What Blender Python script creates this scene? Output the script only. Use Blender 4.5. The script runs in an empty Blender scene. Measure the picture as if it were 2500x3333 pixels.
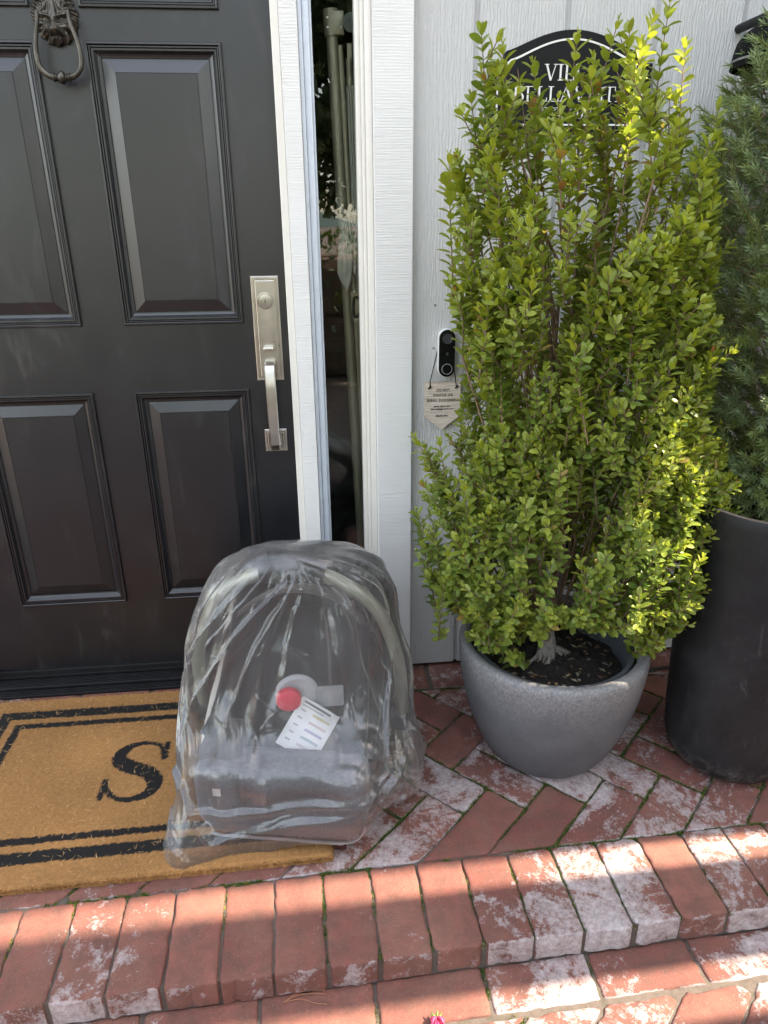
import bpy, bmesh, math, random
import numpy as np
from mathutils import Vector, Matrix
random.seed(7); RNG = np.random.default_rng(11)
scene = bpy.context.scene
COL = scene.collection
R_ = math.radians
# ------------------------------------------------------------------ camera
cd = bpy.data.cameras.new("camera"); cam = bpy.data.objects.new("camera", cd); COL.objects.link(cam)
cd.sensor_fit = 'HORIZONTAL'; cd.sensor_width = 36.0; cd.lens = 36.0 * 2311.0 / 2500.0
cd.clip_start = 0.02; cd.clip_end = 3000
p_, y_, r_ = R_(22.253), R_(5.473), R_(0.5287)
Fw = np.array([math.sin(y_) * math.cos(p_), math.cos(y_) * math.cos(p_), -math.sin(p_)])
Rt = np.array([math.cos(y_), -math.sin(y_), 0.0]); Dn = np.cross(Fw, Rt)
rt = math.cos(r_) * Rt + math.sin(r_) * Dn; dn = -math.sin(r_) * Rt + math.cos(r_) * Dn
cam.matrix_world = Matrix(((rt[0], -dn[0], -Fw[0], 0.0), (rt[1], -dn[1], -Fw[1], -1.75), (rt[2], -dn[2], -Fw[2], 1.218), (0, 0, 0, 1)))
scene.camera = cam
# ------------------------------------------------------------------ light
SUN_E = R_(48.0); SUN_SLOPE = -0.20
world = bpy.data.worlds.new("World"); scene.world = world; world.use_nodes = True
wn = world.node_tree; wn.nodes.clear()
sky = wn.nodes.new("ShaderNodeTexSky"); sky.sky_type = 'NISHITA'; sky.sun_disc = False
sky.sun_elevation = SUN_E; sky.sun_rotation = R_(90.0) - math.atan(SUN_SLOPE); sky.air_density = 1.0; sky.dust_density = 1.2
bg = wn.nodes.new("ShaderNodeBackground"); bg.inputs[1].default_value = 0.15
wo = wn.nodes.new("ShaderNodeOutputWorld"); hs_ = wn.nodes.new("ShaderNodeHueSaturation"); hs_.inputs['Saturation'].default_value = .62; wn.links.new(sky.outputs[0], hs_.inputs['Color']); wb_ = wn.nodes.new('ShaderNodeMix'); wb_.data_type = 'RGBA'; wb_.blend_type = 'MULTIPLY'; wb_.inputs[0].default_value = 1.0; wb_.inputs[7].default_value = (1.09, 1.0, .88, 1); wn.links.new(hs_.outputs[0], wb_.inputs[6]); wn.links.new(wb_.outputs[2], bg.inputs[0]); wn.links.new(bg.outputs[0], wo.inputs[0])
sd = bpy.data.lights.new("sun", 'SUN'); sd.energy = 3.1; sd.angle = R_(0.5); sd.color = (1.0, 0.83, 0.64)
sun = bpy.data.objects.new("sun", sd); COL.objects.link(sun)
SV = Vector((1.0, SUN_SLOPE, math.tan(SUN_E))).normalized()
sun.rotation_euler = SV.to_track_quat('Z', 'Y').to_euler(); sun.location = (3, 0, 3)
scene.view_settings.view_transform = 'Standard'; scene.view_settings.look = 'None'
scene.view_settings.exposure = 2.9; scene.view_settings.gamma = 1.0
# ------------------------------------------------------------------ node helper
class NT:
    def __init__(s, name):
        s.m = bpy.data.materials.new(name); s.m.use_nodes = True; s.t = s.m.node_tree; s.t.nodes.clear()
        s.out = s.t.nodes.new("ShaderNodeOutputMaterial"); s._c = None
    def n(s, kind, ins=None, **kw):
        nd = s.t.nodes.new("ShaderNode" + kind)
        for k, v in kw.items(): setattr(nd, k, v)
        for k, v in (ins or {}).items():
            sk = nd.inputs[k]
            if isinstance(v, bpy.types.NodeSocket): s.t.links.new(v, sk)
            elif isinstance(v, bpy.types.Node): s.t.links.new(v.outputs[0], sk)
            else: sk.default_value = (tuple(v) + (1.0,)) if isinstance(v, (tuple, list)) and len(v) == 3 and sk.type == 'RGBA' else v
        return nd
    def co(s, scale=(1, 1, 1), rot=(0, 0, 0), loc=(0, 0, 0)):
        if s._c is None: s._c = s.t.nodes.new("ShaderNodeTexCoord")
        return s.n("Mapping", {'Vector': s._c.outputs['Object'], 'Scale': scale, 'Rotation': rot, 'Location': loc}).outputs[0]
    def noise(s, scale, det=6, rough=.6, co=None, dist=0.0):
        return s.n("TexNoise", {'Vector': co if co is not None else s.co(), 'Scale': scale, 'Detail': det, 'Roughness': rough, 'Distortion': dist}).outputs[0]
    def ramp(s, fac, stops, interp='LINEAR'):
        nd = s.n("ValToRGB", {'Fac': fac}); cr = nd.color_ramp; cr.interpolation = interp
        while len(cr.elements) < len(stops): cr.elements.new(0.5)
        for e, (p, c) in zip(cr.elements, stops):
            e.position = p; e.color = (c, c, c, 1) if isinstance(c, (int, float)) else tuple(c) + (1.0,)
        return nd.outputs[0]
    def mix(s, fac, a, b, mode='MIX'):
        nd = s.n("Mix", data_type='RGBA', blend_type=mode)
        for k, v in ((0, fac), (6, a), (7, b)):
            sk = nd.inputs[k]
            if isinstance(v, bpy.types.NodeSocket): s.t.links.new(v, sk)
            else: sk.default_value = v if k == 0 else (tuple(v) + (1.0,))
        return nd.outputs[2]
    def math(s, op, a, b=0.0, c=0.0, clamp=False):
        nd = s.n("Math", operation=op, use_clamp=clamp)
        for i, v in enumerate((a, b, c)):
            if isinstance(v, bpy.types.NodeSocket): s.t.links.new(v, nd.inputs[i])
            else: nd.inputs[i].default_value = v
        return nd.outputs[0]
    def attr(s, name): return s.n("Attribute", attribute_name=name)
    def bump(s, h, strength=.3, dist=.001, normal=None):
        i = {'Height': h, 'Strength': strength, 'Distance': dist}
        if normal is not None: i['Normal'] = normal
        return s.n("Bump", i).outputs[0]
    def pbsdf(s, **ins):
        i = {}
        mp = dict(color='Base Color', rough='Roughness', metal='Metallic', normal='Normal', spec='Specular IOR Level', coat='Coat Weight', coatr='Coat Roughness', alpha='Alpha', trans='Transmission Weight', ior='IOR', sheen='Sheen Weight', sss='Subsurface Weight')
        for k, v in ins.items(): i[mp[k]] = v
        return s.n("BsdfPrincipled", i).outputs[0]
    def done(s, sh):
        s.t.links.new(sh, s.out.inputs[0]); return s.m
def simple(name, color, rough=.5, metal=0.0, var=.15, scale=30, bump=0.0, bscale=200, bdist=.0005, **kw):
    t = NT(name)
    n = t.noise(scale)
    c = t.mix(t.ramp(n, [(.3, 0.0), (.7, 1.0)]), tuple(x * (1 - var) for x in color), tuple(min(1, x * (1 + var)) for x in color))
    i = dict(color=c, rough=t.ramp(n, [(.2, max(0.02, rough - .06)), (.8, min(1, rough + .06))]), metal=metal, **kw)
    if bump: i['normal'] = t.bump(t.noise(bscale, 4), bump, bdist)
    return t.done(t.pbsdf(**i))
# ------------------------------------------------------------------ mesh helpers
def tag(o, label=None, cat=None, group=None, kind=None):
    if label: o['label'] = label
    if cat: o['category'] = cat
    if group: o['group'] = group
    if kind: o['kind'] = kind
    return o
def empty(name, loc, label=None, cat=None, group=None):
    o = bpy.data.objects.new(name, None); o.empty_display_size = .05; COL.objects.link(o); o.location = loc
    return tag(o, label, cat, group)
def link(name, me, mat=None, parent=None, smooth=False):
    o = bpy.data.objects.new(name, me); COL.objects.link(o)
    if mat is not None:
        for m_ in (mat if isinstance(mat, (list, tuple)) else [mat]): me.materials.append(m_)
    if parent is not None:
        o.parent = parent; o.matrix_parent_inverse = Matrix.Translation(-abs_loc(parent))
    if smooth: me.polygons.foreach_set('use_smooth', [True] * len(me.polygons))
    return o
def abs_loc(o):
    # parents are never rotated or scaled in this scene
    v = Vector(o.location) if o.parent is None else Vector((0, 0, 0))
    return v
class MB:
    def __init__(s): s.v = []; s.f = []; s.mi = []; s.c = []
    def add(s, vs, fs, mi=0, col=None):
        b = len(s.v); s.v += [tuple(map(float, q)) for q in vs]; s.f += [tuple(b + i for i in f) for f in fs]; s.mi += [mi] * len(fs)
        s.c += [col if col is not None else (0, 0, 0, 1)] * len(vs)
    def box(s, a, b, mi=0, col=None, bev=0.0):
        x0, y0, z0 = a; x1, y1, z1 = b
        if bev <= 0:
            vs = [(x, y, z) for x in (x0, x1) for y in (y0, y1) for z in (z0, z1)]
            s.add(vs, [(0, 1, 3, 2), (4, 6, 7, 5), (0, 4, 5, 1), (2, 3, 7, 6), (0, 2, 6, 4), (1, 5, 7, 3)], mi, col)
        else:
            bm = bmesh.new(); bmesh.ops.create_cube(bm, size=1.0)
            for v in bm.verts: v.co = Vector(((x0 + x1) / 2 + v.co.x * (x1 - x0), (y0 + y1) / 2 + v.co.y * (y1 - y0), (z0 + z1) / 2 + v.co.z * (z1 - z0)))
            bmesh.ops.bevel(bm, geom=list(bm.edges), offset=bev, segments=2, affect='EDGES', profile=.5)
            s.bm(bm, mi, col); bm.free()
    def bm(s, bm, mi=0, col=None):
        bm.verts.index_update(); s.add([v.co for v in bm.verts], [[v.index for v in f.verts] for f in bm.faces], mi, col)
    def tube(s, pts, rad, seg=10, mi=0, cap=True, col=None, flat=1.0):
        pts = [Vector(p) for p in pts]; n = len(pts)
        rads = rad if isinstance(rad, (list, tuple, np.ndarray)) else [rad] * n
        up = None; vs = []; fs = []
        for i, p in enumerate(pts):
            t = (pts[min(i + 1, n - 1)] - pts[max(i - 1, 0)]).normalized()
            if up is None:
                up = Vector((0, 0, 1)) if abs(t.z) < .9 else Vector((1, 0, 0))
            a = t.cross(up).normalized(); b = a.cross(t).normalized(); up = b
            for k in range(seg):
                an = 2 * math.pi * k / seg
                vs.append(p + (a * math.cos(an) * flat + b * math.sin(an)) * rads[i])
        for i in range(n - 1):
            for k in range(seg):
                k2 = (k + 1) % seg
                fs.append((i * seg + k, i * seg + k2, (i + 1) * seg + k2, (i + 1) * seg + k))
        if cap: fs.append(tuple(range(seg))[::-1]); fs.append(tuple((n - 1) * seg + k for k in range(seg)))
        s.add(vs, fs, mi, col)
    def lathe(s, prof, c=(0, 0, 0), seg=48, mi=0, axis='z', cap0=False, cap1=False, col=None):
        vs = []; fs = []; n = len(prof)
        for r, h in prof:
            for k in range(seg):
                a = 2 * math.pi * k / seg
                q = (r * math.cos(a), r * math.sin(a), h)
                if axis == 'y': q = (q[0], -q[2], q[1])    # h grows towards the viewer (-Y)
                vs.append((c[0] + q[0], c[1] + q[1], c[2] + q[2]))
        for i in range(n - 1):
            for k in range(seg):
                k2 = (k + 1) % seg; fs.append((i * seg + k, i * seg + k2, (i + 1) * seg + k2, (i + 1) * seg + k))
        if cap0: fs.append(tuple(range(seg))[::-1])
        if cap1: fs.append(tuple((n - 1) * seg + k for k in range(seg)))
        s.add(vs, fs, mi, col)
    def prism(s, poly, y0, y1, mi=0, col=None):     # poly in (x,z), extruded along Y, y0 = front
        n = len(poly)
        vs = [(x, y0, z) for x, z in poly] + [(x, y1, z) for x, z in poly]
        fs = [tuple(range(n)), tuple(range(2 * n - 1, n - 1, -1))] + [(i, n + i, n + (i + 1) % n, (i + 1) % n) for i in range(n)]
        s.add(vs, fs, mi, col)
    def rings(s, x0, x1, z0, z1, prof, y, mi=0, fill=True):   # mitred rectangular profile on a wall: prof = (inset, height towards viewer)
        vs = []; fs = []
        for d, h in prof:
            vs += [(x0 + d, y - h, z0 + d), (x1 - d, y - h, z0 + d), (x1 - d, y - h, z1 - d), (x0 + d, y - h, z1 - d)]
        for i in range(len(prof) - 1):
            for k in range(4):
                k2 = (k + 1) % 4; fs.append((i * 4 + k, i * 4 + k2, (i + 1) * 4 + k2, (i + 1) * 4 + k))
        if fill: b = (len(prof) - 1) * 4; fs.append((b, b + 1, b + 2, b + 3))
        s.add(vs, fs, mi)
    def build(s, name, mat, parent=None, smooth=False, recalc=True, attr=False):
        me = bpy.data.meshes.new(name); me.from_pydata(s.v, [], s.f); me.update()
        me.polygons.foreach_set('material_index', s.mi)
        if attr:
            ca = me.attributes.new('tint', 'FLOAT_COLOR', 'POINT'); ca.data.foreach_set('color', np.array(s.c, dtype=np.float32).ravel())
        if recalc:
            bm = bmesh.new(); bm.from_mesh(me); bmesh.ops.recalc_face_normals(bm, faces=bm.faces); bm.to_mesh(me); bm.free()
        o = link(name, me, mat, parent)
        if smooth is True: me.polygons.foreach_set('use_smooth', [True] * len(me.polygons))
        elif smooth: 
            me.polygons.foreach_set('use_smooth', [True] * len(me.polygons)); me.set_sharp_from_angle(angle=R_(smooth))
        return o
def mesh_np(name, V, F, mat, parent=None, tint=None, smooth=True):
    me = bpy.data.meshes.new(name); V = np.asarray(V, np.float32); F = np.asarray(F, np.int32)
    me.vertices.add(len(V)); me.vertices.foreach_set('co', V.ravel())
    k = F.shape[1]; me.loops.add(F.size); me.loops.foreach_set('vertex_index', F.ravel())
    me.polygons.add(len(F)); me.polygons.foreach_set('loop_start', np.arange(0, F.size, k, dtype=np.int32))
    me.polygons.foreach_set('use_smooth', np.full(len(F), smooth)); me.update(calc_edges=True)
    if tint is not None:
        ca = me.attributes.new('tint', 'FLOAT_COLOR', 'POINT'); ca.data.foreach_set('color', np.asarray(tint, np.float32).ravel())
    return link(name, me, mat, parent)
def catmull(pts, m=6):
    P = [Vector(p) for p in pts]; P = [P[0] * 2 - P[1]] + P + [P[-1] * 2 - P[-2]]; out = []
    for i in range(1, len(P) - 2):
        for k in range(m):
            t = k / m; a, b, c, d = P[i - 1:i + 3]
            out.append(.5 * ((2 * b) + (c - a) * t + (2 * a - 5 * b + 4 * c - d) * t * t + (3 * b - a - 3 * c + d) * t ** 3))
    out.append(P[-2]); return out
def vnoise(x, y, seed=0):   # smooth value noise on arrays
    xi = np.floor(x).astype(int); yi = np.floor(y).astype(int); fx = x - xi; fy = y - yi
    def h(a, b): 
        q = np.sin(a * 127.1 + b * 311.7 + seed * 74.7) * 43758.5453; return q - np.floor(q)
    fx = fx * fx * (3 - 2 * fx); fy = fy * fy * (3 - 2 * fy)
    return (h(xi, yi) * (1 - fx) + h(xi + 1, yi) * fx) * (1 - fy) + (h(xi, yi + 1) * (1 - fx) + h(xi + 1, yi + 1) * fx) * fy
# ------------------------------------------------------------------ materials
def m_siding():
    t = NT("painted_siding")
    a = t.noise(1.0, 8, .62, t.co((70, 70, 7)), .6); b = t.noise(1.0, 5, .6, t.co((14, 14, 170)), .4); w = t.noise(2.0, 5)
    wv = t.n("TexWave", {'Vector': t.co((1, 1, .22)), 'Scale': 42.0, 'Distortion': 9.0, 'Detail': 4.0, 'Detail Scale': 2.2}, wave_type='BANDS', bands_direction='X').outputs[1]
    h = t.math('ADD', t.math('MULTIPLY', a, .8), t.math('ADD', t.math('MULTIPLY', b, .55), t.math('MULTIPLY', wv, .35)))
    c = t.mix(t.ramp(w, [(.3, 0), (.7, 1)]), (.50, .505, .505), (.56, .56, .545))
    return t.done(t.pbsdf(color=c, rough=.62, normal=t.bump(h, .62, .0032)))
def m_rough(name, col, dirz=True):
    t = NT(name)
    a = t.noise(1.0, 7, .65, t.co((12, 12, 260)), .5); b = t.noise(1.0, 4, .6, t.co((90, 90, 60)), .5)
    s1 = t.n("TexWave", {'Vector': t.co((.18, .18, 1)), 'Scale': 55.0, 'Distortion': 3.5, 'Detail': 3.0, 'Detail Scale': 3.0}, wave_type='BANDS', bands_direction='Z').outputs[1]
    a = t.math('MULTIPLY', a, t.ramp(t.noise(5, 4, .6), [(.35, .55), (.65, 1)])); h = t.math('ADD', t.math('MULTIPLY', t.ramp(a, [(.35, 0), (.6, 1)]), .7), t.math('ADD', t.math('MULTIPLY', b, .4), t.math('MULTIPLY', s1, .25)))
    w = t.noise(3.0, 5)
    c = t.mix(t.ramp(w, [(.3, 0), (.7, 1)]), tuple(x * .94 for x in col), col)
    return t.done(t.pbsdf(color=c, rough=.55, normal=t.bump(h, .5, .0020)))
def m_door():
    t = NT("charcoal_door_paint")
    n = t.noise(4, 6, .6); n2 = t.noise(18, 6, .65, t.co((1, 1, .35)), .6)
    sm = t.ramp(n2, [(.56, 0), (.72, 1)]); sp = t.ramp(t.noise(70, 3, .5), [(.74, 0), (.77, 1)])
    c = t.mix(t.ramp(n, [(.3, 0), (.7, 1)]), (.0040, .0052, .0080), (.0060, .0072, .0100))
    c = t.mix(t.math('MULTIPLY', sm, .55), c, (.03, .028, .026)); c = t.mix(t.math('MULTIPLY', sp, .25), c, (.12, .115, .11))
    du = t.ramp(t.noise(1.6, 8, .75, None, .8), [(.50, 0), (.78, .5)]); c = t.mix(du, c, (.022, .021, .021)); ro = t.math('ADD', t.math('MULTIPLY', sm, .14), t.ramp(n, [(.2, .29), (.8, .38)]))
    return t.done(t.pbsdf(color=c, rough=ro, spec=.85, normal=t.bump(t.noise(260, 3), .08, .0003)))
def m_brick(name, red=(.188, .068, .054), white=1.0):
    t = NT(name); tint = t.attr('tint'); sep = t.n("SeparateColor", {'Color': tint.outputs['Color']})
    rnd, eff, dark = sep.outputs[0], sep.outputs[1], sep.outputs[2]
    c = t.mix(rnd, red, tuple(x * y for x, y in zip(red, (1.35, 1.5, 1.45))))
    c = t.mix(t.math('MULTIPLY', dark, .75), c, (.125, .042, .036))
    g = t.noise(24, 8, .7); c = t.mix(t.ramp(g, [(.36, .75), (.62, 0)]), c, (.11, .062, .05)); c = t.mix(t.ramp(t.noise(5, 6, .7, None, .5), [(.45, 0), (.7, .35)]), c, (.30, .17, .125))
    gr = t.noise(420, 3, .6); c = t.mix(t.ramp(gr, [(.62, 0), (.72, .45)]), c, (.42, .26, .2)); c = t.mix(t.ramp(gr, [(.30, .5), (.40, 0)]), c, (.07, .03, .024))
    # mineral bloom with ragged edges
    e1 = t.noise(7, 9, .74, None, 1.0); e2 = t.noise(48, 9, .78, None, .5); e3 = t.noise(170, 6, .75, None, .5)
    ny = t.n("SeparateXYZ", {0: t.n("NewGeometry").outputs['Normal']}).outputs[1]; eff = t.math('ADD', eff, t.math('MULTIPLY', t.ramp(t.math('MULTIPLY', ny, -1.0), [(.5, 0), (.9, 1)]), .38))
    e = t.math('ADD', t.math('MULTIPLY', e1, .62), t.math('ADD', t.math('MULTIPLY', e2, .36), t.math('MULTIPLY', e3, .22))); e = t.math('ADD', e, t.math('MULTIPLY', t.math('SUBTRACT', t.noise(2.6, 4, .6), .5), .35))
    thr = t.math('SUBTRACT', e, t.math('SUBTRACT', .785, t.math('MULTIPLY', eff, .285)))
    bl = t.ramp(thr, [(.0, 0), (.03, .50), (.10, .72), (.22, .97)])
    wc = t.mix(t.ramp(t.noise(90, 7, .75), [(.35, 0), (.65, 1)]), (.30, .265, .27), (.60, .575, .58))
    c = t.mix(t.math('MULTIPLY', bl, .92 * white), c, wc)
    dust = t.ramp(t.noise(230, 6, .8, None, 1.0), [(.63, 0), (.67, .7)]); c = t.mix(t.math('MULTIPLY', dust, t.math('ADD', .25, eff, clamp=True)), c, (.55, .5, .48))
    h = t.math('ADD', t.math('MULTIPLY', t.noise(110, 8, .75), .7), t.math('MULTIPLY', t.noise(500, 4, .7), .35)); h = t.math('ADD', h, t.math('MULTIPLY', bl, .25))
    return t.done(t.pbsdf(color=c, rough=.88, spec=.3, normal=t.bump(h, .9, .0036)))
def m_mortar():
    t = NT("joint_sand"); n = t.noise(60, 8, .75); mo = t.noise(8, 5, .6)
    c = t.mix(n, (.035, .028, .023), (.20, .165, .14)); c = t.mix(t.ramp(mo, [(.57, 0), (.68, .6)]), c, (.03, .042, .012))
    return t.done(t.pbsdf(color=c, rough=.95, normal=t.bump(t.noise(300, 6, .8), 1.0, .003)))
def m_leaf(name, front, back, trans=.35, gloss=.36):
    t = NT(name); tint = t.attr('tint').outputs['Color']
    gn = t.noise(160, 3); c = t.mix(t.ramp(gn, [(.35, .18), (.65, 0)]), tint, front)
    geo = t.n("NewGeometry"); cb = t.mix(.45, c, back); cc = t.mix(geo.outputs['Backfacing'], c, cb)
    p = t.pbsdf(color=cc, rough=gloss, spec=.5)
    tr = t.n("BsdfTranslucent", {'Color': t.mix(.45, c, (.36, .50, .05))}).outputs[0]
    return t.done(t.n("MixShader", {0: trans, 1: p, 2: tr}).outputs[0])
def m_tinted(name, rough=.8, spec=.3, bump=0, bs=300, bd=.001, metal=0):
    t = NT(name); c = t.attr('tint').outputs['Color']; i = dict(color=c, rough=rough, spec=spec, metal=metal)
    if bump: i['normal'] = t.bump(t.noise(bs, 5), bump, bd)
    return t.done(t.pbsdf(**i))
def m_concrete():
    t = NT("grey_washed_stoneware"); n = t.noise(7, 8, .7); f = t.noise(160, 7, .8); z = t.n("SeparateXYZ", {0: t.co()}).outputs[2]
    c = t.mix(t.ramp(n, [(.3, 0), (.7, 1)]), (.072, .078, .088), (.118, .125, .135))
    top = t.ramp(t.math('ADD', z, t.math('MULTIPLY', n, .12)), [(.26, 0), (.36, 1)])
    sp = t.ramp(f, [(.36, 0), (.68, .8)])
    c = t.mix(t.math('MULTIPLY', sp, t.math('ADD', .10, t.math('MULTIPLY', top, .55))), c, (.46, .43, .41))
    return t.done(t.pbsdf(color=c, rough=.6, spec=.4, normal=t.bump(t.noise(220, 5, .7), .12, .0006)))
def m_fabric(name, a, b, sc=900):
    t = NT(name)
    u = t.noise(1.0, 4, .6, t.co((sc, sc, sc * .12))); v = t.noise(1.0, 4, .6, t.co((sc * .1, sc * .1, sc)))
    k = t.math('ADD', t.math('MULTIPLY', u, .5), t.math('MULTIPLY', v, .5)); c = t.mix(t.ramp(k, [(.38, 0), (.62, 1)]), a, b)
    return t.done(t.pbsdf(color=c, rough=.9, sheen=.2, normal=t.bump(k, .5, .0006)))
def m_bag():
    t = NT("frosted_plastic_film")
    n = t.noise(7, 4, .5, None, .8); n2 = t.noise(120, 4, .6, None, 1.0); w = t.noise(9, 3, .5)
    vo = t.n("TexVoronoi", {'Vector': t.n("VectorMath", {0: t.co((1, 1, .55)), 1: t.n("VectorMath", {0: t.n("TexNoise", {'Vector': t.co(), 'Scale': 14.0}).outputs[1], 1: (.05, .05, .05)}, operation='MULTIPLY').outputs[0]}, operation='ADD').outputs[0], 'Scale': 19.0}, feature='DISTANCE_TO_EDGE').outputs[0]
    cr = t.math('MULTIPLY', t.ramp(vo, [(0, 1), (.05, 0)]), t.ramp(w, [(.45, 0), (.6, 1)]))
    h = t.math('ADD', t.math('MULTIPLY', n, .55), t.math('ADD', t.math('ADD', t.math('MULTIPLY', n2, .10), t.math('MULTIPLY', t.noise(38, 5, .6, None, 1.5), .24)), t.math('MULTIPLY', cr, .30)))
    nm = t.bump(h, .42, .005)
    gl = t.n("BsdfGlossy", {'Color': (1.0, 1.0, 1.0), 'Roughness': .15, 'Normal': nm}).outputs[0]
    tp = t.n("BsdfTransparent", {'Color': (.98, .98, .98)}).outputs[0]
    rf = t.n("BsdfRefraction", {'Color': (.97, .97, .97), 'Roughness': .22, 'IOR': 1.025}).outputs[0]
    df = t.n("BsdfDiffuse", {'Color': (.80, .79, .78), 'Normal': nm}).outputs[0]
    tl = t.n("BsdfTranslucent", {'Color': (.82, .81, .80), 'Normal': nm}).outputs[0]
    a = t.n("MixShader", {0: .80, 1: tp, 2: rf}).outputs[0]; b = t.n("MixShader", {0: .45, 1: df, 2: tl}).outputs[0]
    lw = t.n("LayerWeight", {'Blend': .5}).outputs['Facing']; veil = t.math('ADD', .095, t.math('MULTIPLY', t.math('POWER', lw, 2.8), .42), clamp=True); c = t.n("MixShader", {0: veil, 1: a, 2: b}).outputs[0]
    fr = t.n("Fresnel", {'IOR': 1.5, 'Normal': nm}).outputs[0]; fr = t.math('ADD', t.math('MULTIPLY', fr, 1.05), .015, clamp=True)
    return t.done(t.n("MixShader", {0: fr, 1: c, 2: gl}).outputs[0])
def m_planter():
    t = NT("scuffed_black_planter"); z = t.n("SeparateXYZ", {0: t.co()}).outputs[2]; n = t.noise(11, 8, .75); m = t.noise(45, 8, .8, None, .6); s = t.noise(1.0, 6, .7, t.co((60, 60, 9)), .8)
    c = t.mix(t.ramp(n, [(.35, 0), (.7, 1)]), (.0075, .0078, .009), (.016, .016, .018))
    low = t.ramp(t.math('ADD', z, t.math('MULTIPLY', n, .10)), [(.055, 1), (.125, 0)]); c = t.mix(t.math('MULTIPLY', low, t.ramp(m, [(.45, 0), (.60, .65)])), c, (.20, .19, .17))
    c = t.mix(t.ramp(s, [(.60, 0), (.74, .40)]), c, (.10, .10, .10)); c = t.mix(t.ramp(t.noise(3, 8, .8, None, 1.0), [(.5, 0), (.75, .5)]), c, (.035, .035, .036)); c = t.mix(t.ramp(m, [(.70, 0), (.74, .6)]), c, (.22, .21, .20))
    return t.done(t.pbsdf(color=c, rough=t.ramp(n, [(.3, .5), (.7, .7)]), spec=.35, normal=t.bump(m, .3, .0008)))
def m_glass():
    t = NT("window_glass")
    gl = t.n("BsdfGlossy", {'Color': (1, 1, 1), 'Roughness': .0}).outputs[0]; tp = t.n("BsdfTransparent", {'Color': (.90, .93, .92)}).outputs[0]
    fr = t.n("Fresnel", {'IOR': 1.5}).outputs[0]; fr = t.math('ADD', t.math('MULTIPLY', fr, 1.15), .0, clamp=True)
    return t.done(t.n("MixShader", {0: fr, 1: tp, 2: gl}).outputs[0])
M = {}
M['siding'] = m_siding(); M['rough'] = m_rough("white_rough_sawn_paint", (.74, .74, .72)); M['trim'] = simple("white_satin_trim", (.72, .70, .64), .35, var=.03, bump=.05)
M['sash'] = simple("sky_tinted_sash", (.62, .67, .74), .3, var=.03); M['door'] = m_door(); M['brick'] = m_brick("old_red_brick"); M['mortar'] = m_mortar()  # sash: blue skylight on the white frame is put into its colour
M['black_paint'] = simple("black_paint", (.007, .007, .0075), .6, var=.2, bump=.1, bscale=90, bdist=.0008, spec=.25)
M['rubber'] = simple("black_rubber", (.007, .007, .008), .6, var=.3, spec=.3); M['nickel'] = simple("satin_nickel", (.60, .575, .53), .30, 1.0, var=.08, scale=25)
M['nickel_dark'] = simple("tarnished_nickel", (.30, .26, .20), .35, 1.0); M['bronze'] = simple("aged_bronze", (.085, .080, .068), .36, .8, var=.35, scale=60, bump=.15, bscale=250)
M['white_plastic'] = simple("white_plastic", (.75, .75, .74), .3, var=.02); M['gloss_black'] = simple("gloss_black_face", (.006, .006, .007), .12, var=.1)
M['lens'] = simple("lens_grey", (.045, .045, .05), .18, var=.1); M['white_paint'] = simple("white_lettering_paint", (.80, .80, .76), .5, var=.04)
M['ink'] = simple("dark_grey_ink", (.085, .07, .06), .7, var=.1); M['cord'] = simple("black_cord", (.015, .015, .015), .8)
M['concrete'] = m_concrete(); M['liner'] = simple("dark_liner", (.075, .085, .095), .42, var=.15, bump=.1)
M['planter_black'] = m_planter(); M['planter_plain'] = simple("scuffed_black_planter", (.010, .0105, .012), .62, var=.5, scale=9, bump=.25, bscale=60, bdist=.0008, spec=.3)
M['bark'] = simple("bark", (.20, .13, .085), .9, var=.45, scale=90, bump=.8, bscale=120, bdist=.002)
M['root'] = simple("pale_root_bark", (.26, .235, .21), .9, var=.4, scale=80, bump=.9, bscale=100, bdist=.003)
M['leaf'] = m_leaf("boxwood_leaf", (.06, .12, .012), (.28, .36, .10), .42, .33)
M['needle'] = m_leaf("spruce_needle", (.15, .19, .07), (.28, .34, .20), .28, .6)
M['glass'] = m_glass(); M['bag'] = m_bag(); M['melange'] = m_fabric("grey_melange_fabric", (.05, .05, .056), (.15, .15, .165))
M['dark_fabric'] = m_fabric("charcoal_fabric", (.008, .008, .010), (.024, .024, .028)); M['canopy'] = m_fabric("taupe_canopy_fabric", (.05, .043, .042), (.10, .088, .085))
M['cream'] = m_fabric("cream_padding", (.52, .50, .44), (.68, .66, .60)); M['shell'] = simple("black_seat_shell", (.018, .018, .022), .4)
M['tube'] = simple("champagne_tube", (.28, .28, .22), .35, .2, var=.1); M['foot'] = simple("dark_red_foot", (.05, .014, .012), .4)
M['moss'] = m_tinted("moss_tint", .9); M['fibre'] = m_tinted("coir_fibre", .85); M['tinted'] = m_tinted("printed_card", .5)
M['soil'] = simple("potting_soil", (.022, .017, .014), .95, var=.6, scale=120, bump=1.0, bscale=140, bdist=.006)
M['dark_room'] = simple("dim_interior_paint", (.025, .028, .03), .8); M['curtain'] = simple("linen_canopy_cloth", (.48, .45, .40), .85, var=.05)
M['pole'] = simple("bronze_pole_metal", (.34, .30, .22), .35, .3, var=.04); M['clear'] = simple("clear_suction_cup", (.4, .42, .4), .15, trans=.6)
M['asphalt'] = simple("pale_paving", (.17, .13, .10), .9, var=.25, scale=3, bump=.4, bscale=60, bdist=.004)
M['hillm'] = simple("far_hill", (.06, .10, .09), .95, var=.3, scale=.02); M['sun_blocker'] = simple("sun_blocker_paint", (.45, .44, .42), .7, var=.25, scale=4)
M['petal'] = simple("pink_petal", (.55, .05, .14), .5, var=.25); M['sepal'] = simple("rose_sepal", (.10, .20, .03), .6)
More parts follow.
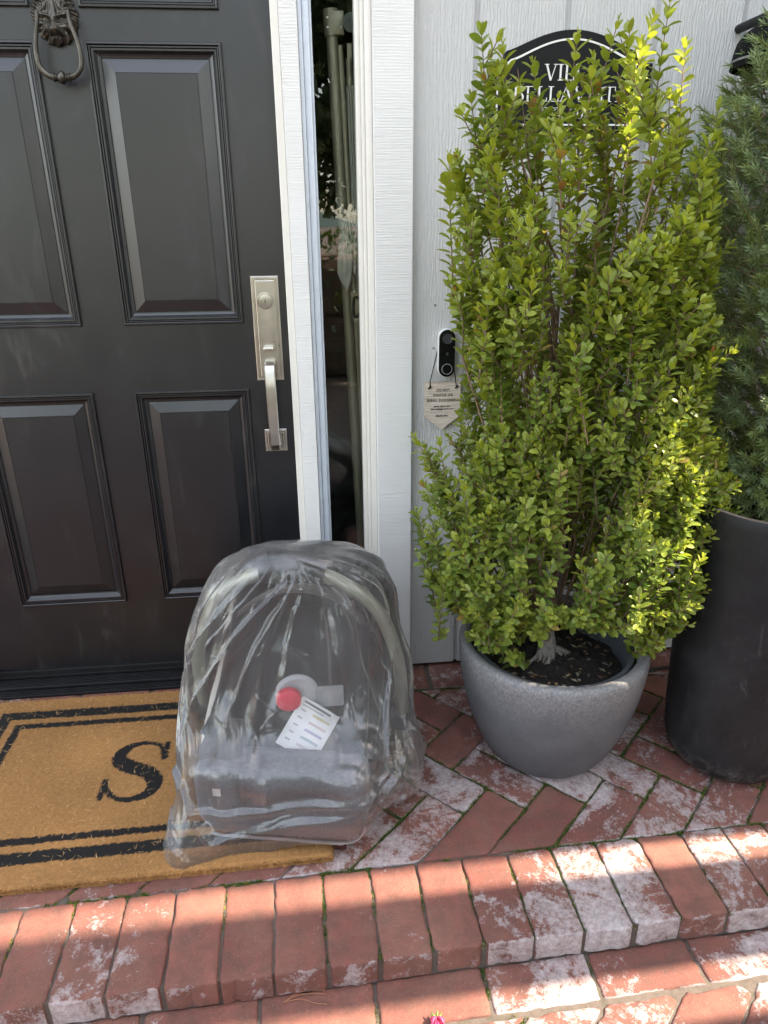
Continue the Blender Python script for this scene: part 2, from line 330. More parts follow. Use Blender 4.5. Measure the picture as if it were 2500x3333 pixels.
M['twig'] = simple("dry_pine_needle", (.30, .13, .07), .7)
# ================================================================== SETTING
# brick paving ------------------------------------------------------
def clip(poly, a, b, c):      # keep a*x+b*y<=c
    out = []; n = len(poly)
    for i in range(n):
        p, q = poly[i], poly[(i + 1) % n]; dp = a * p[0] + b * p[1] - c; dq = a * q[0] + b * q[1] - c
        if dp <= 0: out.append(p)
        if dp * dq < 0: t = dp / (dp - dq); out.append((p[0] + (q[0] - p[0]) * t, p[1] + (q[1] - p[1]) * t))
    return out
def area(poly): return abs(sum(poly[i][0] * poly[(i + 1) % len(poly)][1] - poly[(i + 1) % len(poly)][0] * poly[i][1] for i in range(len(poly)))) / 2
def offset_poly(poly, d):
    n = len(poly); out = []
    A = sum(poly[i][0] * poly[(i + 1) % n][1] - poly[(i + 1) % n][0] * poly[i][1] for i in range(n))
    if A < 0: poly = poly[::-1]
    for i in range(n):
        p0, p1, p2 = (Vector(poly[(i - 1) % n]), Vector(poly[i]), Vector(poly[(i + 1) % n]))
        e1 = (p1 - p0); e2 = (p2 - p1)
        if e1.length < 1e-6 or e2.length < 1e-6: continue
        e1.normalize(); e2.normalize(); n1 = Vector((-e1.y, e1.x)); n2 = Vector((-e2.y, e2.x)); b = n1 + n2
        k = max(.35, (1 + n1.dot(n2))); out.append(tuple(p1 + b * (d / k)))
    return out
def brick(mb, poly, ztop, depth, joint=.0020, round_=.006, rise=None, tint=(0, 0, 0, 1), front_only=False, wob=.0012):
    poly = offset_poly(poly, joint)
    if len(poly) < 3 or area(poly) < 2e-4: return
    # rounded, slightly worn outline
    n = len(poly); pts = []
    for i in range(n):
        p0, p1, p2 = Vector(poly[(i - 1) % n]), Vector(poly[i]), Vector(poly[(i + 1) % n])
        l1 = (p1 - p0).length; l2 = (p2 - p1).length; r = min(round_ * random.uniform(.6, 1.7), l1 * .4, l2 * .4)
        a = p1 + (p0 - p1).normalized() * r; b = p1 + (p2 - p1).normalized() * r
        for t in (0, .35, .65, 1): pts.append(a * (1 - t) ** 2 + p1 * 2 * t * (1 - t) + b * t * t)
        m = int((l2 - r - min(round_, l2 * .4)) / .012); e = p2 + (p1 - p2).normalized() * r
        for k in range(1, m): pts.append(b.lerp(e, k / m))
    c = sum(pts, Vector((0, 0))) / len(pts); N = len(pts); ph = random.random() * 100
    out = []
    for i, p in enumerate(pts):
        w = (float(vnoise(np.array([p.x * 90 + ph]), np.array([p.y * 90]))[0]) - .5) * 2 * wob + (float(vnoise(np.array([p.x * 260 + ph]), np.array([p.y * 260]))[0]) - .5) * wob
        out.append(p + (p - c).normalized() * w)
    tx, ty = random.gauss(0, .006), random.gauss(0, .006); rz = random.gauss(0, .0008) if rise is None else rise
    levels = [(0.0, -depth), (0.0, -.0065), (.0008, -.0032), (.0028, -.0010), (.0062, 0.0), (.02, .0003)]
    vs = []
    for ins, dz in levels:
        for p in out:
            q = p - (p - c).normalized() * min(ins, (p - c).length * .45)
            vs.append((q.x, q.y, ztop + dz + rz + (tx * (q.x - c.x) + ty * (q.y - c.y) if dz > -depth else 0)))
    fs = []
    for l in range(len(levels) - 1):
        for k in range(N): k2 = (k + 1) % N; fs.append((l * N + k, l * N + k2, (l + 1) * N + k2, (l + 1) * N + k))
    b = (len(levels) - 1) * N; fs.append(tuple(b + k for k in range(N)))
    mb.add(vs, fs, 0, tint)
W = .0985
def back_line(x): return -.6865 + .03 * (x - .1)
def riser_line(x): return -.884 + .034 * (x - .1)
joints = []       # joint segments for the moss
def herring(mb, xr, yr, uo, vo, clips, z, depth, eff, cut=None):
    cs, sn = math.cos(R_(-45)), math.sin(R_(-45))
    for k in range(-40, 41):
        for m in range(-20, 21):
            for kind in (0, 1):
                u0, v0 = (uo + W * (k + 2 * m), vo + W * (k - 2 * m)) if kind == 0 else (uo + 2 * W + W * (k + 2 * m), vo - W + W * (k - 2 * m))
                du, dv = (2 * W, W) if kind == 0 else (W, 2 * W)
                poly = [(u0, v0), (u0 + du, v0), (u0 + du, v0 + dv), (u0, v0 + dv)]
                P = [(u * cs - v * sn, u * sn + v * cs) for u, v in poly]
                cx = sum(p[0] for p in P) / 4; cy = sum(p[1] for p in P) / 4
                if not (xr[0] < cx < xr[1] and yr[0] < cy < yr[1]): continue
                full = area(P)
                if kind == 1 and cut is not None:
                    if P[0][1] > cut(P[0][0]) - .02 and P[0][1] < cut(P[0][0]) + .09:
                        dx_, dy_ = -sn * -.075, cs * -.075; P[0] = (P[0][0] + dx_, P[0][1] + dy_); P[1] = (P[1][0] + dx_, P[1][1] + dy_)
                elif kind == 0 and cut is not None: full = 2 * W * W
                for (a, b, c) in clips:
                    P = clip(P, a, b, c)
                    if len(P) < 3: break
                if len(P) < 3 or area(P) < 4e-4: continue
                if cut is not None and area(P) < (.40 if kind == 0 else .22) * full and cy < cut(cx) + .12: continue
                e = eff(cx, cy)
                brick(mb, P, z, depth, tint=(random.random(), .17 + e * .72, random.random() ** 1.5 * (.9 if z > -.01 else .5), 1), wob=.0026)
                for i in range(len(P)): joints.append((P[i], P[(i + 1) % len(P)], z, .5))
# landing
mb = MB()
def eff_l(x, y):
    known = [(.26, -.47, .92), (.40, -.46, .72), (.30, -.32, .28), (.33, -.59, .02), (.46, -.58, .0), (.69, -.48, .85), (.61, -.57, .66), (.76, -.58, .62), (.15, -.60, .85), (.06, -.62, .75), (.22, -.62, .45), (.87, -.60, .6), (.95, -.58, .1), (.55, -.49, .75), (.24, -.25, .5), (.35, -.14, .55), (.2, -.36, .7), (-.1, -.68, .6)]
    d, e = min(((x - a) ** 2 + (y - b) ** 2, e) for a, b, e in known)
    return e if d < .05 ** 2 else random.choice((.15, .35, .5, .6, .75))
herring(mb, (-1.4, 2.2), (-1.0, .1), .4065, -.199, [(0, 1, -.112), (.03, -1, .6865 + .003)], 0.0, .05, eff_l, back_line)
x = -1.3 + .02
while x < 2.2:
    brick(mb, [(x, -.108), (x + .19, -.108), (x + .19, .02), (x, .02)], 0.0, .05, tint=(random.random(), random.uniform(.3, .7), random.random() * .8, 1)); joints.append(((x, -.108), (x + .19, -.108), 0, .25)); x += .1965
landing = mb.build("brick_landing", M['brick'], smooth=35, attr=True); tag(landing, "herringbone red brick landing with white mineral bloom and mossy joints", "paving", kind='structure')
# coping step
mb = MB(); jx = [-.6, ]
xs = [-.602 + .0952 * i + random.gauss(0, .0007) for i in range(-9, 22)]; effs = {0: .15, 1: .35, 2: .5, 3: .42, 4: .05, 5: .1, 6: .12, 7: .28, 8: .1, 9: .1, 10: .62, 11: .72, 12: .85, 13: .95, 14: .18, 15: .75, 16: .8}
cop = []
for i, x0 in enumerate(xs[:-1]):
    x1 = xs[i + 1]; k = i - 9; e = effs.get(k + 1, random.choice((.1, .3, .6)))
    P = [(x0, back_line(x0)), (x1, back_line(x1)), (x1 + .006, riser_line(x1)), (x0 + .006, riser_line(x0))]
    brick(mb, P, 0.001, .056, joint=.0015, round_=.010, rise=random.gauss(0, .0014), tint=(random.uniform(.2, 1), .18 + e * .62, random.random() * .6, 1), wob=.0032)
    joints.append((P[1], P[2], .0, .8)); joints.append((P[0], P[1], 0., .9))
step = mb.build("brick_step", M['brick'], smooth=35, attr=True); tag(step, "row of upright red bricks forming the edge of the step", "step", kind='structure')
# lower path
mb = MB(); x = .2525 - .2025 * 9
for i in range(22):
    x1 = x + .2025 + random.gauss(0, .002)
    P = [(x, riser_line(x) + .01), (x1, riser_line(x1) + .01), (x1 + .002, riser_line(x1) - .083), (x + .002, riser_line(x) - .083)]
    brick(mb, P, -.062, .04, joint=.003, round_=.006, tint=(random.random(), {9: .75, 10: .35, 11: .55, 8: .15, 7: .4}.get(i, .4), random.random() * .3, 1), wob=.0022)
    joints.append((P[1], P[2], -.062, .5)); joints.append((P[2], P[3], -.062, .5)); x = x1
herring(mb, (-2.2, 2.4), (-1.75, -.9), .02, .03, [(-.034, 1, -.884 - .0034 - .088)], -.062, .04, lambda x, y: random.choice((.1, .25, .4, .6)))
path = mb.build("brick_path", M['brick'], smooth=35, attr=True); tag(path, "lower brick path at the foot of the step", "path", kind='structure')
# joint bed (real surface under the bricks)
mb = MB()
mb.add([(-3, .3, -.0045), (4, .3, -.0045), (4, riser_line(4) + .006, -.0045), (-3, riser_line(-3) + .006, -.0045), (-3, riser_line(-3) + .006, -.12), (4, riser_line(4) + .006, -.12)], [(0, 1, 2, 3), (3, 2, 5, 4)])
mb.add([(-3, -.7, -.0665), (4, -.7, -.0665), (4, -1.8, -.0665), (-3, -1.8, -.0665)], [(0, 1, 2, 3)])
tag(mb.build("joint_bed", M['mortar']), "sandy mortar in the joints between the bricks", "mortar", kind='structure')
# wide ground
mb = MB(); mb.add([(-600, -600, -.078), (600, -600, -.078), (600, 600, -.078), (-600, 600, -.078)], [(0, 1, 2, 3)])
tag(mb.build("ground", M['asphalt']), "pale sunlit paving running out beyond the steps", "ground", kind='structure')
# far hill
vs = []; fs = []; nx = 60
for i in range(nx):
    a = math.pi * (1.05 + .9 * i / (nx - 1)); r = 260
    h = 10 + 9 * math.sin(i * .35) + 5 * math.sin(i * .9 + 1) + random.uniform(0, 1.0)
    for rr, hh in ((r - 80, -.5), (r - 30, h * .6), (r, h), (r + 60, h * .4), (r + 90, -.5)): vs.append((rr * math.cos(a), rr * math.sin(a), hh))
for i in range(nx - 1):
    for k in range(4): fs.append((i * 5 + k, i * 5 + k + 1, (i + 1) * 5 + k + 1, (i + 1) * 5 + k))
mb = MB(); mb.add(vs, fs); tag(mb.build("hill", M['hillm'], smooth=True), "low wooded hill far across from the house", "hill", kind='structure')
# moss -------------------------------------------------------------
V = []; F = []; T = []; nb = 0
def tuft(x, y, z, s, col):
    global nb
    for _ in range(7):
        a = random.random() * 6.283; t = random.uniform(.2, 1.1); h = s * random.uniform(.5, 1.2); w = .0007
        ox, oy = random.gauss(0, s * .6), random.gauss(0, s * .6); dx, dy = math.cos(a), math.sin(a)
        V.extend([(x + ox - dy * w, y + oy + dx * w, z), (x + ox + dy * w, y + oy - dx * w, z), (x + ox + dx * h * t, y + oy + dy * h * t, z + h)])
        F.append((nb, nb + 1, nb + 2)); nb += 3
        k = random.uniform(.6, 1.35); T.extend([(col[0] * k, col[1] * k, col[2] * k, 1)] * 3)
for (p, q, z, dens) in joints:
    cx, cy = (p[0] + q[0]) / 2, (p[1] + q[1]) / 2
    if not (-1.0 < cx < 1.25 and -1.1 < cy < 0): continue
    L = math.hypot(q[0] - p[0], q[1] - p[1])
    for _ in range(int(L * 520)):
        t = random.random(); x = p[0] + (q[0] - p[0]) * t; y = p[1] + (q[1] - p[1]) * t
        m = float(vnoise(np.array([x * 9 + 5]), np.array([y * 9 + 2]))[0]); m2 = float(vnoise(np.array([x * 45]), np.array([y * 45]))[0])
        bias = .17 if (z > -.01 and .0 < x < 1.1 and y < -.2) else (-.02 if z > -.01 else -.08)
        if m * .6 + m2 * .5 + bias < .60: continue
        g = random.random(); col = (.035, .075, .010) if g < .7 else ((.16, .17, .025) if g < .92 else (.22, .17, .10))
        tuft(x + random.gauss(0, .0015), y + random.gauss(0, .0015), z - .004, .0046, col)
tag(mesh_np("moss", V, F, M['moss'], tint=T, smooth=False), "bright moss growing in the joints between the bricks", "moss", kind='stuff')
# ================================================================== HOUSE FRONT
# siding wall
mb = MB(); z1 = 3.0; gr = [.375 + .1975 * i for i in range(0, 16)]; prev = .2395
pts = [(prev, 0.0)]
for gx in gr: pts += [(gx - .0065, 0.0), (gx - .0045, .008), (gx + .0045, .008), (gx + .0065, 0.0)]
pts.append((4.0, 0.0)); n = len(pts)
vs = [(x, y, .012) for x, y in pts] + [(x, y, z1) for x, y in pts]; fs = [(i, i + 1, n + i + 1, n + i) for i in range(n - 1)]
vs += [(.2395, .10, .012), (4.0, .10, .012)]; fs.append(tuple(list(range(n)) + [2 * n + 1, 2 * n]))
mb.add(vs, fs); sw = mb.build("siding_wall", M['siding']); tag(sw, "pale grey grooved wood grain siding to the right of the door", "wall")
for (x, z) in ((.296, 1.03), (.349, 1.032), (.294, .928)):
    m2 = MB(); m2.lathe([(.0001, -.0004), (.0012, -.0002), (.0024, .0006), (.003, .0004)], (x, 0.0, z), 12, axis='y'); m2.build("nail_hole", M['rubber'], sw)
# wall on the left and above the opening
mb = MB(); mb.box((-4, 0, .012), (-1.02, .1, 3.0)); mb.box((-1.02, 0, 2.12), (.2385, .1, 3.0)); tag(mb.build("entry_wall", M['siding']), "grey siding left of the doorway and over the door", "wall")
# eave
mb = MB(); mb.box((-4, -.30, 2.9), (4, .1, 2.96)); tag(mb.build("roof_eave", M['trim']), "white eave board above the entrance", "eave")
# door surround boards
mb = MB(); mb.box((.150, -.022, .0), (.238, .09, 2.12), bev=.002); tag(mb.build("trim_post", M['rough']), "wide white rough sawn post between the narrow window and grey siding", "post")
mb = MB(); mb.box((-.041, -.006, .0), (-.003, .09, 2.12), bev=.0015); tag(mb.build("mullion_post", M['rough']), "narrow white rough sawn board between the black door and glass", "post")
fr = empty("door_frame", (-.5, .03, 0), "smooth cream white frame that edges the black door", "door frame")
mb = MB(); mb.box((-.0585, .0, .0), (-.0412, .09, 2.12), bev=.002); mb.build("jamb", M['trim'], fr)
mb = MB(); mb.box((-.955, .0, .0), (-.937, .09, 2.12), bev=.002); mb.build("jamb", M['trim'], fr)
mb = MB(); mb.box((-1.02, -.01, .0), (-.956, .09, 2.12), bev=.002); mb.build("casing", M['rough'], fr)
mb = MB(); mb.box((-.936, .0, 2.10), (-.0595, .09, 2.119), bev=.002); mb.build("head_jamb", M['trim'], fr)
# sidelight window
wd = empty("sidelight_window", (.06, .02, 0), "tall narrow window beside the black door with dim glass", "window")
mb = MB()
prof = [(-.002, .006), (.003, .010), (.006, .004), (.016, .006), (.019, .002), (.024, .007)]
mb = MB(); mb.box((-.0025, .006, .0), (.006, .07, 2.12), bev=.0015); mb.box((.0062, .014, .0), (.0215, .07, 2.12), bev=.003); mb.box((.0217, .026, .0), (.0265, .07, 2.12), bev=.001); mb.build("left_sash", M['sash'], wd, smooth=30)
mb = MB(); mb.box((.135, -.006, .0), (.1495, .07, 2.12), bev=.0015); mb.box((.127, .008, .0), (.1348, .07, 2.12), bev=.002); mb.box((.116, .022, .0), (.1268, .07, 2.12), bev=.001); mb.build("right_sash", M['trim'], wd, smooth=30)
mb = MB(); mb.box((.0268, .02, 0), (.1157, .07, .06), bev=.002); mb.build("sill", M['sash'], wd)
mb = MB(); mb.box((.026, .050, .05), (.117, .054, 2.12)); mb.build("pane", M['glass'], wd)
# room behind the glass
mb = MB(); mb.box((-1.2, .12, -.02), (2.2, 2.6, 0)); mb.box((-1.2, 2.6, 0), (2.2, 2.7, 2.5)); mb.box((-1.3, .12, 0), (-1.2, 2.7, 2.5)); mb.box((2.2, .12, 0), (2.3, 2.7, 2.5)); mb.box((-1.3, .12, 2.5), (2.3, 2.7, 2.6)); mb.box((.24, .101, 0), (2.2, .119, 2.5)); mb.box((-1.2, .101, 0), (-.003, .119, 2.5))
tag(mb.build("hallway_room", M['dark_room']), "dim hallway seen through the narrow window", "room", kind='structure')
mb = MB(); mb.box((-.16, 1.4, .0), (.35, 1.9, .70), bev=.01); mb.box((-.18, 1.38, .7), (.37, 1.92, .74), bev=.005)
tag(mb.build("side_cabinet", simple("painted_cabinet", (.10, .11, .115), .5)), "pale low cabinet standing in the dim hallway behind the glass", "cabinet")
# umbrella behind the glass
um = empty("patio_umbrella", (.12, .12, 0), "folded umbrella with bronze pole and tied cream cloth behind the window", "umbrella")
def pole(mb, a, b, w, d, segs=4):
    a, b = Vector(a), Vector(b); mb.tube([a.lerp(b, t / segs) for t in range(segs + 1)], w, 14, flat=d)
mb = MB(); pole(mb, (.071, .105, 1.60), (.125, .120, 0.0), .0125, 1.0); mb.build("pole", M['pole'], um, smooth=40)
mb = MB(); pole(mb, (.089, .097, 1.58), (.128, .112, .5), .006, .6); mb.build("rib", M['pole'], um, smooth=40)
mb = MB(); pole(mb, (.108, .10, 1.555), (.137, .115, .2), .0075, 1.0); mb.build("rib", M['pole'], um, smooth=40)
mb = MB(); mb.tube([(.0695, .104, 1.648), (.0715, .105, 1.597)], .0165, 18); mb.box((.071, .088, 1.598), (.098, .106, 1.643), bev=.002); mb.build("cap", M['pole'], um, smooth=40)
mb = MB(); mb.box((.104, .095, 1.545), (.116, .105, 1.585), bev=.002); mb.build("hinge", M['nickel_dark'], um)
for q in ((.062, 1.629), (.062, 1.611), (.093, 1.612)):
    m2 = MB(); m2.lathe([(.0025, 0), (.0022, .001), (.0001, .0015)], (q[0], .0875, q[1]), 10, axis='y'); m2.build("rivet", M['nickel'], um)
# cloth folds, gathered at the tie
vs = []; fs = []; nu, nv = 60, 60
for j in range(nv):
    z = 1.50 - (1.50 - 1.085) * j / (nv - 1); zt = 1.235
    if z > zt: k = (z - zt) / (1.50 - zt); w0, w1 = .112 - .004 * k, .160 + .0 * k; wid = .020 + .004 * k
    else: k = (zt - z) / (zt - 1.085); wid = .020 + .022 * min(1, k * 2.2)
    cxx = .126 - .002 * k
    for i in range(nu):
        u = i / (nu - 1) - .5; fold = math.sin(i * .95 + 1.5 * math.sin(z * 9)) * .006 * (.5 + min(1, k))
        zz = z - (.022 * math.sin(u * 9 + 1) * (j / (nv - 1)) ** 4 if z < zt else 0)
        vs.append((cxx + u * 2 * wid, .088 + fold - .010 * math.cos(u * 3.1), zz))
for j in range(nv - 1):
    for i in range(nu - 1): a = j * nu + i; fs.append((a, a + 1, a + nu + 1, a + nu))
mb = MB(); mb.add(vs, fs); cn = mb.build("canopy", M['curtain'], um, smooth=True, recalc=False); cn.modifiers.new("s", 'SOLIDIFY').thickness = .0012
vs = []; fs = []
for j in range(24):
    t = j / 23; z = 1.225 - .155 * t; wl = .004 + .013 * math.sin(min(1, t * 1.3) * math.pi * .55) * (1 if t < .85 else (1 - t) / .15 * .8 + .2)
    for i in range(8): u = i / 7 - .5; vs.append((.088 - .006 * t + u * 2 * wl, .082 + .004 * math.sin(i * 1.7), z - .02 * u * t))
for j in range(23):
    for i in range(7): a = j * 8 + i; fs.append((a, a + 1, a + 9, a + 8))
mb = MB(); mb.add(vs, fs); cn = mb.build("canopy_flap", M['curtain'], um, smooth=True, recalc=False); cn.modifiers.new("s", 'SOLIDIFY').thickness = .0012
mb = MB(); mb.tube([(.092, .078, 1.238), (.11, .073, 1.234), (.135, .072, 1.232), (.16, .08, 1.233)], .0035, 8, flat=.4)
mb.tube(catmull([(.094, .074, 1.238), (.083, .07, 1.243), (.070, .072, 1.262), (.069, .074, 1.266), (.075, .074, 1.250)], 5), .0022, 6)
mb.tube(catmull([(.094, .074, 1.238), (.080, .07, 1.241), (.072, .072, 1.234), (.066, .074, 1.228)], 5), .0022, 6)
mb.tube(catmull([(.094, .074, 1.238), (.104, .07, 1.215), (.113, .072, 1.190), (.108, .074, 1.178), (.101, .074, 1.19), (.095, .074, 1.236)], 5), .0022, 6)
mb.build("tie", M['curtain'], um, smooth=True)
poly = [(.098, 1.062), (.104, 1.054), (.126, 1.066), (.150, 1.070), (.152, 1.030), (.140, 1.010), (.122, .986), (.108, .979), (.102, .990), (.097, 1.02)]
mb = MB(); mb.prism(poly, .070, .080); mb.build("grip_bracket", M['nickel_dark'], um)
mb = MB(); mb.tube(catmull([(.105, .066, 1.046), (.118, .066, 1.042), (.121, .066, 1.022), (.116, .066, 1.003), (.105, .066, 1.0), (.103, .066, 1.02), (.105, .066, 1.046)], 5), .0035, 8); mb.build("grip", M['rubber'], um, smooth=True)
for q in ((.106, 1.058), (.121, 1.06), (.110, .993), (.125, 1.01)):
    m2 = MB(); m2.lathe([(.003, 0), (.0025, .0015), (.0001, .002)], (q[0], .0695, q[1]), 10, axis='y'); m2.build("bolt", M['nickel'], um)
m2 = MB(); m2.lathe([(.0001, .010), (.004, .010), (.005, .006), (.017, .001), (.019, 0)], (.113, .068, 1.617), 24, axis='y'); tag(m2.build("suction_cup", M['clear'], smooth=True), "clear suction cup stuck high on the narrow window", "suction cup")
# ================================================================== FRONT DOOR
DY = .04
dr = empty("front_door", (-.5, .05, .0), "charcoal black panelled front door with nickel handle and lion knocker", "door")
xL, xR, xM = (-.8255, -.5435), (-.4465, -.1645), None
rows = [(.2520, .8345), (.9935, 1.5705), (1.6285, 1.99)]
mb = MB(); gx = [-.9365, xL[0], xL[1], xR[0], xR[1], -.0590]; gz = [.050, rows[0][0], rows[0][1], rows[1][0], rows[1][1], rows[2][0], rows[2][1], 2.098]
for i in range(5):
    for j in range(7):
        if i in (1, 3) and j in (1, 3, 5): continue
        mb.add([(gx[i], DY, gz[j]), (gx[i + 1], DY, gz[j]), (gx[i + 1], DY, gz[j + 1]), (gx[i], DY, gz[j + 1])], [(0, 1, 2, 3)])
mb.add([(gx[5], DY, .05), (gx[5], DY + .044, .05), (gx[5], DY + .044, 2.098), (gx[5], DY, 2.098)], [(0, 1, 2, 3)])
mb.add([(gx[0], DY, .05), (gx[5], DY, .05), (gx[5], DY + .044, .05), (gx[0], DY + .044, .05)], [(0, 1, 2, 3)])
mb.add([(gx[0], DY + .044, .05), (gx[5], DY + .044, .05), (gx[5], DY + .044, 2.098), (gx[0], DY + .044, 2.098)], [(0, 1, 2, 3)])
mb.build("slab", M['door'], dr, recalc=False)
PR = [(0, 0), (.0002, .0055), (.0015, .0075), (.0050, .0078), (.0062, .0068), (.0070, .0028), (.0080, .0046), (.0105, .0046), (.0115, .0012), (.0125, .0030), (.0160, .0028), (.0185, -.0005), (.0215, -.0045), (.0255, -.0065), (.0280, -.0070), (.0285, -.0095), (.0295, -.0095), (.0300, -.0078), (.0555, .0002), (.0560, -.0008), (.0575, -.0008), (.0578, .0004)]
for (x0, x1) in (xL, xR):
    for (z0, z1) in rows:
        mb = MB(); mb.rings(x0, x1, z0, z1, PR, DY); mb.build("panel", M['door'], dr)
# bottom sweep and threshold
mb = MB(); mb.box((-.935, .030, .028), (-.060, .046, .0495), bev=.002); mb.box((-.935, .024, .030), (-.060, .0295, .036), bev=.001); mb.build("sweep", M['rubber'], dr)
mb = MB(); mb.box((-.956, -.031, .0005), (-.0415, .088, .009), bev=.002); mb.box((-.956, -.006, .0092), (-.0415, .088, .022), bev=.004)
for i in range(9): y = -.0275 + i * .0075; zb = .009 if y < -.01 else .022; mb.box((-.955, y, zb + .0002), (-.0425, y + .0035, zb + .0028), bev=.0008)
tag(mb.build("door_threshold", M['rubber']), "ribbed black threshold under the front door", "threshold")
# handle set
hs = None
mb = MB()
PP = [(0, 0), (0, .0035), (.0012, .0045), (.0030, .0045), (.0038, .0060), (.0040, .0040), (.0055, .0040), (.0062, .0066), (.0078, .0066), (.0084, .0048), (.0098, .0048), (.0102, .0070), (.0112, .0076)]
mb.rings(-.1420, -.0770, .8535, 1.1010, PP, DY - .0003)
plate = mb.build("handle_plate", M['nickel'], dr)
mb = MB(); mb.lathe([(.0195, -.001), (.0195, .002), (.0185, .0035), (.0170, .0036), (.0165, .0024), (.0160, .0040), (.0085, .0046), (.0082, .0038), (.0080, .0052), (.0001, .0054)], (-.1098, DY - .0075, 1.0450), 48, axis='y'); mb.build("deadbolt", M['nickel'], plate, smooth=30)
mb = MB(); mb.box((-.1108, DY - .0135, 1.0405), (-.1088, DY - .0128, 1.0488)); mb.build("keyhole", M['rubber'], plate)
mb = MB(); mb.box((-.1215, DY - .030, .9285), (-.0965, DY - .0075, .9385), bev=.003); mb.box((-.1135, DY - .0085, .921), (-.1055, DY - .0072, .9275)); mb.build("thumb_latch", M['nickel'], plate, smooth=30)
def bar(mb, pts, w, th):
    vs = []; n = len(pts)
    for i, p in enumerate(pts):
        p = Vector(p); t = (Vector(pts[min(i + 1, n - 1)]) - Vector(pts[max(i - 1, 0)])).normalized(); nn = Vector((0, -t.z, t.y)).normalized()
        ww = w[i]; 
        for (a, b) in ((-1, -.5), (-.82, -1), (.82, -1), (1, -.5), (1, 1), (-1, 1)): vs.append(p + Vector((a * ww, 0, 0)) + nn * (b * th))
    fs = [tuple(range(6))[::-1], tuple((n - 1) * 6 + k for k in range(6))]
    for i in range(n - 1):
        for k in range(6): fs.append((i * 6 + k, i * 6 + (k + 1) % 6, (i + 1) * 6 + (k + 1) % 6, (i + 1) * 6 + k))
    mb.add(vs, fs)
mb = MB(); bar(mb, [(-.1085, DY - .006, .8975), (-.1085, DY - .030, .8990), (-.1085, DY - .046, .8930), (-.1082, DY - .050, .8850), (-.1078, DY - .054, .84), (-.1070, DY - .054, .74), (-.1065, DY - .049, .700), (-.1062, DY - .040, .688), (-.1060, DY - .010, .686)], [.0125] * 5 + [.0122, .0118, .0118, .0118], .0055)
mb.build("grip", M['nickel'], plate, smooth=25)
mb = MB(); mb.rings(-.1345, -.0790, .6690, .7270, [(0, 0), (0, .003), (.0012, .004), (.0035, .004), (.0042, .0058), (.0055, .0038), (.0068, .0058), (.0100, .0062), (.0108, .0040), (.0122, .0075), (.0150, .012), (.018, .0125)], DY - .0003); mb.build("grip_base", M['nickel'], plate)
# lion knocker (height field mask + ring)
kx, kz = -.4965, 1.612; N = 120
gx_, gz_ = np.meshgrid(np.linspace(-1, 1, N), np.linspace(-1, 1, N))
def gs(cx, cz, sx, sz, a, rot=0.0):
    c, s = math.cos(rot), math.sin(rot); u = (gx_ - cx) * c + (gz_ - cz) * s; v = -(gx_ - cx) * s + (gz_ - cz) * c
    return a * np.exp(-(u / sx) ** 2 - (v / sz) ** 2)
r = np.hypot(gx_, gz_ * .97); th = np.arctan2(gz_, gx_)
H = 0.40 * np.clip(1 - r ** 2, 0, 1) ** .5
gz0 = gz_; gz_ = gz_ + .20; mane = np.clip((r - .48) / .25, 0, 1); H += mane * .09 * np.sin(th * 15 + 2.2 * np.sin(r * 6)) * (gz_ < .75) + mane * .04 * np.sin(th * 31 + r * 14)
H += gs(0, -.30, .34, .26, .34) + gs(-.14, -.30, .13, .12, .14) + gs(.14, -.30, .13, .12, .14)       # muzzle, nostrils
H += gs(0, .05, .13, .36, .26) + gs(0, -.62, .22, .16, .16)                                          # nose bridge, chin
for s in (-1, 1):
    H += gs(s * .34, .20, .22, .075, .20, s * .25) - gs(s * .34, .06, .17, .10, .20) + gs(s * .34, .06, .085, .055, .19) + gs(s * .36, -.06, .2, .045, .12, s * .2)
    H += gs(s * .42, -.18, .13, .13, .10) + gs(s * .10, .42, .05, .28, .12, s * .15) + gs(s * .26, .55, .05, .28, .11, s * .35)
    rr = np.hypot(gx_ - s * .55, gz_ - .55); H += .13 * np.exp(-((rr - .20) / .055) ** 2) + .08 * np.exp(-(rr / .07) ** 2)
H += gs(0, .74, .10, .22, .12)
for k in range(4): H += gs(0, -.02 - .07 * k, .11, .018, -.07)
H -= gs(0, -.49, .26, .035, .14)
gz_ = gz0; mask = r < (.97 + .028 * np.sin(th * 15) + .02 * np.sin(th * 7 + 1)); 
X = kx + gx_ * .0475; Z = kz + gz_ * .0530; Y = DY - .001 - .034 * np.clip(H, 0.03, 2)
X = X - (gz_ > 10) * 0
idx = -np.ones((N, N), int); vs = []
for j in range(N):
    for i in range(N):
        if mask[j, i]: idx[j, i] = len(vs); vs.append((X[j, i], Y[j, i], Z[j, i]))
fs = [(idx[j, i], idx[j, i + 1], idx[j + 1, i + 1], idx[j + 1, i]) for j in range(N - 1) for i in range(N - 1) if min(idx[j, i], idx[j, i + 1], idx[j + 1, i + 1], idx[j + 1, i]) >= 0]
mb = MB(); mb.add(vs, fs); kn = mb.build("lion_knocker", M['bronze'], dr, smooth=True, recalc=False)
sm = kn.modifiers.new("thick", 'SOLIDIFY'); sm.thickness = .006; sm.offset = -1
mb = MB(); RP = [(-.0245, .024, .013), (-.0270, .026, -.004), (-.0335, .026, -.028), (-.0360, .026, -.047), (-.0335, .026, -.064), (-.024, .026, -.0745), (-.012, .026, -.0785), (0.0, .026, -.0795), (.012, .026, -.0785), (.024, .026, -.0745), (.0335, .026, -.064), (.0360, .026, -.047), (.0335, .026, -.028), (.0270, .026, -.004), (.0245, .024, .013)]
rp = catmull([(kx + .0035 + a * 1.22, DY - b - .004, kz - .012 + c * 1.27) for a, b, c in RP], 6)
